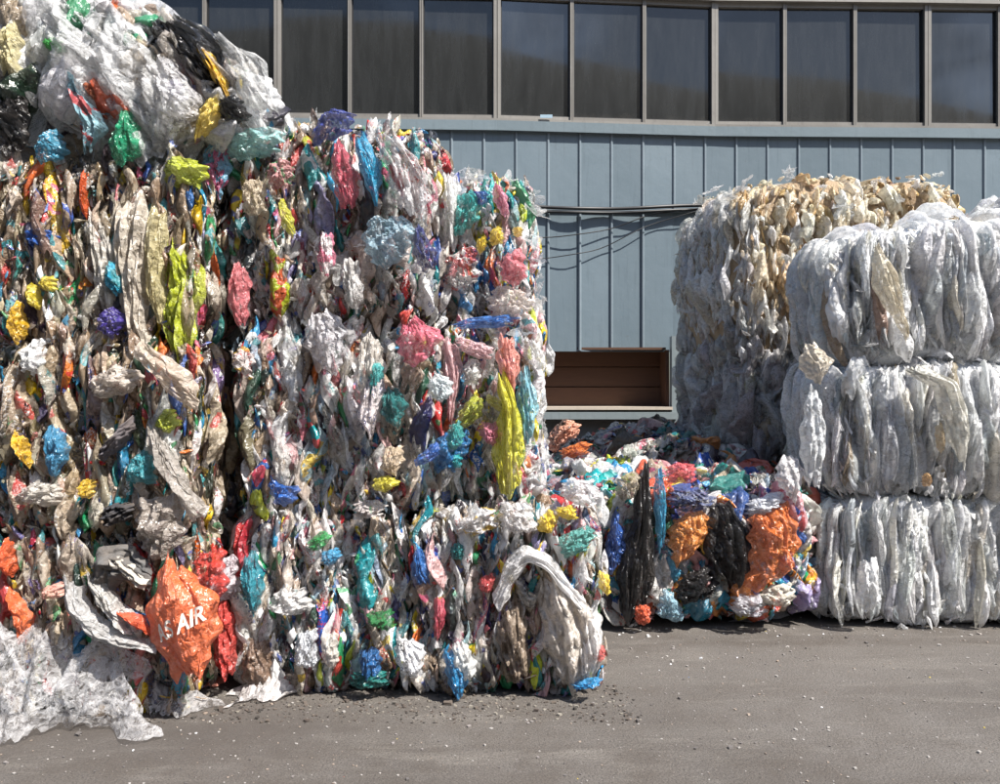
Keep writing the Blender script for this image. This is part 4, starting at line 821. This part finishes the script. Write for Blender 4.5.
hero('A1', 4.4, [(236, 640), (240, 690)], [(270, 640), (272, 690)], (.24, .15, .10), 1, .04, .012, 'dark brown crushed sheet')
hero('A1', 4.36, [(293, 640), (296, 670)], [(316, 625), (318, 668)], (.68, .70, .74), .7, .06, .025, mat='film')
hero('A1', 4.36, [(355, 500), (350, 520)], [(385, 502), (382, 518)], (.70, .64, .62), .9, .06, .015, mat='film')
# front of the low bale
hero('E1', 5.6, [(638, 468), (632, 520), (618, 575), (615, 615)], [(650, 465), (655, 520), (655, 570), (650, 620)], BLK, 1, .09, .03, 'tall glossy black bag')
hero('E1', 5.6, [(708, 500), (703, 530), (708, 560), (725, 590)], [(735, 505), (752, 530), (755, 560), (748, 585)], BLK, 1, .1, .03, 'broad glossy black bag')
hero('E1', 5.55, [(745, 515), (752, 545), (748, 575), (735, 592)], [(796, 500), (799, 540), (799, 565), (795, 580)], (.68, .17, .03), 1, .1, .022, 'large orange brown bag at the right end')
hero('E1', 5.6, [(672, 515), (670, 540), (672, 568)], [(716, 512), (715, 530), (690, 560)], (.72, .27, .05), 1, .09, .022, 'orange bag between the black ones')
hero('E1', 5.58, [(663, 590), (660, 605), (655, 620)], [(675, 592), (680, 608), (690, 622)], (.28, .48, .58), .9, .06, .012, 'pale blue scrap on the ground')
hero('E1', 5.58, [(634, 605), (636, 626)], [(650, 605), (652, 625)], (.72, .12, .04), 1, .06, .01, 'red orange bag end')
hero('E1', 5.6, [(605, 545), (602, 580)], [(618, 500), (628, 560)], (.03, .10, .36), 1, .06, .02, 'blue bag')
hero('E1', 5.6, [(655, 470), (655, 510), (658, 550)], [(664, 470), (668, 510), (666, 550)], (.03, .36, .58), 1, .05, .012, 'cyan strip')
hero('E1', 5.6, [(668, 490), (672, 512)], [(712, 490), (716, 510)], (.12, .15, .28), .9, .1, .025, mat='film')
hero('E1', 5.6, [(750, 500), (745, 518)], [(785, 490), (790, 510)], (.72, .74, .78), .9, .09, .02, mat='film')
hero('E1', 5.6, [(668, 465), (668, 485)], [(695, 462), (698, 482)], (.66, .09, .10), 1, .08, .015, 'red bag')
hero('E1', 5.62, [(615, 478), (618, 500)], [(640, 470), (642, 500)], (.42, .35, .25), .9, .1, .03)
hero('E1', 5.6, [(680, 575), (675, 605)], [(715, 565), (718, 600)], BLK, 1, .06, .03)
hero('E1', 5.56, [(762, 590), (760, 605)], [(795, 580), (796, 608)], (.70, .66, .56), .9, .09, .02, mat='clear')
hero('E1', 5.56, [(735, 595), (732, 615)], [(765, 595), (768, 618)], (.55, .55, .60), .7, .06, .02, mat='clear')
hero('E2', 7.6, [(545, 440), (552, 455)], [(565, 415), (585, 430)], (.74, .38, .26), .95, .1, .03, 'salmon bag on the heap', 'film')
hero('E2', 7.4, [(560, 448), (562, 460)], [(590, 440), (590, 455)], (.74, .22, .04), 1, .1, .03, 'orange crumpled bag on the heap')
hero('E2', 7.4, [(700, 445), (702, 458)], [(730, 440), (735, 456)], (.68, .09, .05), 1, .1, .02)
# right stack details
hero('D3', 5.56, [(872, 250), (876, 290), (900, 325), (908, 340)], [(884, 245), (900, 280), (905, 310), (912, 335)], (.66, .58, .42), .95, .06, .01, 'cream pointed sheet')
hero('D3', 5.56, [(805, 345), (800, 362), (812, 385)], [(818, 340), (835, 360), (828, 380)], (.62, .54, .42), .8, .03, .01, 'brownish loose corner', 'clear')
hero('D2', 5.5, [(806, 392), (802, 440), (806, 490)], [(824, 388), (828, 440), (824, 485)], (.72, .74, .75), .85, .07, .012, 'tall milky film roll at the left corner', 'clear')
hero('D2', 5.52, [(776, 462), (778, 480), (790, 500)], [(800, 452), (806, 470), (798, 505)], (.72, .70, .70), .9, .06, .012, 'white flap sticking out to the left', 'clear')
hero('D2', 5.52, [(900, 372), (935, 385), (950, 440), (958, 465)], [(925, 362), (958, 382), (972, 430), (970, 462)], (.70, .68, .60), .85, .08, .02, 'cream film fold hanging over', 'clear')
hero('D2', 5.52, [(938, 425), (940, 452)], [(945, 422), (948, 452)], (.72, .58, .36), 1, .03, .006)
hero('D2', 5.52, [(925, 475), (926, 488)], [(932, 472), (934, 486)], (.50, .28, .08), 1, .03, .006)
hero('D1', 5.56, [(862, 560), (858, 610)], [(880, 558), (882, 612)], (.76, .76, .76), .8, .06, .015, mat='clear')

# ------------------------------------------------------------ loose film on the ground
def ground_film(label, quad, col, alpha, h, seed, Yr, group, name='loose_film', mat='clear', nu=80, nv=50, rise=0.0):
    """sheet lying on the asphalt: quad = four pixel corners on the ground (left front, right front, right back, left back)"""
    rs = np.random.default_rng(seed); pts = [wp_ground(*q) for q in quad]; S, T = np.meshgrid(np.linspace(0, 1, nu), np.linspace(0, 1, nv))
    P = ((1 - S) * (1 - T))[..., None] * np.array(pts[0]) + (S * (1 - T))[..., None] * np.array(pts[1]) + (S * T)[..., None] * np.array(pts[2]) + ((1 - S) * T)[..., None] * np.array(pts[3])
    ph = rs.uniform(0, 6, 8); X = P[..., 0].ravel(); Yv = P[..., 1].ravel(); Q3 = np.stack([X * 1.0, Yv * 1.0, 0 * X], -1)
    env = (np.clip(np.sin(np.pi * S), 0, 1) ** .5 * np.clip(np.sin(np.pi * T * .75), 0, 1) ** .6)
    r1 = (1 - np.abs(fbm(Q3, rs, 5.5, 3))).reshape(S.shape); r2 = (1 - np.abs(fbm(Q3, rs, 13, 3))).reshape(S.shape)
    fa = np.arctan2(T + .25, S - .35); pl = (1 - np.abs(np.sin(fa * 9 + ph[3] + .8 * np.sin(S * 7)))) + .6 * (1 - np.abs(np.sin(fa * 21 + ph[4] + 1.2 * np.sin(T * 5)))); Zp = h * .7 * pl * (.3 + .7 * env)
    cr = creases(S - .5, T - .5, rs, 90, 1.0, .02, .09, .7) + .5 * creases(S - .5, T - .5, rs, 120, 1.0, .01, .03, .7)
    Z = h * env * (.55 + .5 * np.clip(r1, -1, 1))  + h * .22 * cr * (.3 + .7 * env) + Zp + rise * T ** 1.5
    edge = (np.abs(S - .5) * 2) ** 4 + (np.abs(T - .5) * 2) ** 4
    k_ = h / .15; P[..., 0] += k_ * (.07 * np.sin(T * 6 + ph[0]) + .03 * np.sin(T * 17)) * edge; P[..., 1] += k_ * (.07 * np.sin(S * 8 + ph[1]) + .03 * np.sin(S * 22 + ph[2])) * edge
    V = np.stack([P[..., 0], P[..., 1], np.maximum(Z, .006 + .01 * np.clip(r2, 0, 1))], -1).reshape(-1, 3); c = V.mean(0); c[2] = 0
    o = link(name, mesh_np(name, V - c, grid_quads(nu, nv), [M[mat]]), None, Vector(c), label, 'plastic film', group); o.color = (*col, alpha); return o
def wp_ground(px, py):
    Y = EYE * F / (py - CY); return ((px - CX) / F * Y, Y, 0)
GF = 'loose film lying on the asphalt'
ground_film('large shiny clear film spread on the ground below the far left stack', [(-60, 744), (135, 732), (160, 712), (-60, 722)], (.80, .79, .80), .36, .17, 11, 0, GF, rise=.26)
ground_film('crumpled clear film lying under the orange bag', [(90, 722), (200, 712), (175, 700), (80, 706)], (.78, .76, .76), .4, .12, 12, 0, GF, rise=.2)
ground_film('greyish white film scrap on the ground in front of the lower centre bale', [(233, 706), (292, 700), (312, 682), (245, 692)], (.72, .68, .66), .85, .06, 13, 0, GF, nu=26, nv=14)
ground_film('small pale blue scrap on the ground right of the orange bag', [(184, 694), (208, 690), (212, 682), (190, 684)], (.55, .62, .78), .9, .03, 14, 0, GF, nu=14, nv=10)
ground_film('tiny orange pink scrap beside the pale blue scrap', [(205, 690), (222, 688), (224, 681), (210, 682)], (.75, .3, .22), 1, .03, 15, 0, GF, nu=14, nv=10, mat='film_plain')
ground_film('bright yellow scrap on the end of the greyish film scrap', [(274, 684), (290, 682), (290, 677), (276, 678)], (.72, .75, .02), 1, .05, 16, 0, GF, nu=12, nv=8, mat='film_plain')
ground_film('clear film scrap on the ground before the right front stack', [(735, 624), (782, 622), (790, 612), (740, 612)], (.74, .73, .75), .75, .05, 17, 0, GF, nu=20, nv=12)
# film scraps hanging over the ground in the first heap
BASES['GF'] = None

# gravel, grit and litter crumbs: nobody could count them
def crumbs(name, label, n, xr, yr, size, cols, seed):
    rs = np.random.default_rng(seed); Vs = []; Qs = []; Cs = []; off = 0
    B, QB = box_data(-1, 1, -1, 1, -1, 1)
    for _ in range(n):
        x = rs.uniform(*xr); y = yr[0] + (yr[1] - yr[0]) * rs.random() ** 1.0
        s = size * np.exp(rs.normal() * .55); P = B * np.array([s, s * rs.uniform(.5, 1.2), s * rs.uniform(.2, .6)]) * (1 + .35 * rs.normal(size=(8, 3)) * .5)
        a = rs.uniform(0, 6.28); c_, s_ = math.cos(a), math.sin(a); P = P @ np.array([[c_, -s_, 0], [s_, c_, 0], [0, 0, 1]]); P[:, 2] -= P[:, 2].min() - .0005; P += np.array([x, y, 0])
        Vs.append(P); Qs.append(QB + off); off += 8; c = cols[rs.integers(len(cols))]; Cs.append(np.tile(np.array((*c, 1), np.float32), (8, 1)))
    me = mesh_np(name, np.concatenate(Vs), np.concatenate(Qs), [M['crumb']], False)
    ca = me.color_attributes.new('piece_colour', 'FLOAT_COLOR', 'POINT'); ca.data.foreach_set('color', np.concatenate(Cs).ravel())
    link(name, me, None, (0, 0, 0), label, 'grit', kind='stuff')
b = NB('crumb'); a_ = b.n('ShaderNodeAttribute', attribute_name='piece_colour'); M['crumb'] = b.surf(b.n('ShaderNodeBsdfPrincipled', {'Base Color': a_.outputs['Color'], 'Roughness': .7}).outputs[0])
crumbs('gravel', 'fine grey grit and pebbles strewn over the asphalt', 5200, (-3, 5), (3.1, 6.5), .0022, [(.3, .28, .26), (.2, .18, .17), (.30, .28, .26), (.1, .09, .085), (.25, .2, .16)], 3)
crumbs('litter_crumbs', 'small bright crumbs of torn plastic strewn over the asphalt', 55, (-3, 5), (3.2, 6.2), .0025, [(.75, .75, .74), (.7, .68, .64), (.6, .6, .6), (.7, .7, .72), (.6, .1, .06), (.65, .5, .05), (.1, .25, .5)], 4)
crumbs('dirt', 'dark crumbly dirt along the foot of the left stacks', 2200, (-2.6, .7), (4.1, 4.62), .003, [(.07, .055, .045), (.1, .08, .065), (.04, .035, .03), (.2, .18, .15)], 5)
crumbs('litter_dust', 'pale litter dust along the foot of the low bale and right stack', 70, (.6, 3.6), (5.55, 5.8), .003, [(.6, .58, .55), (.4, .38, .35), (.25, .22, .2), (.7, .7, .7)], 6)
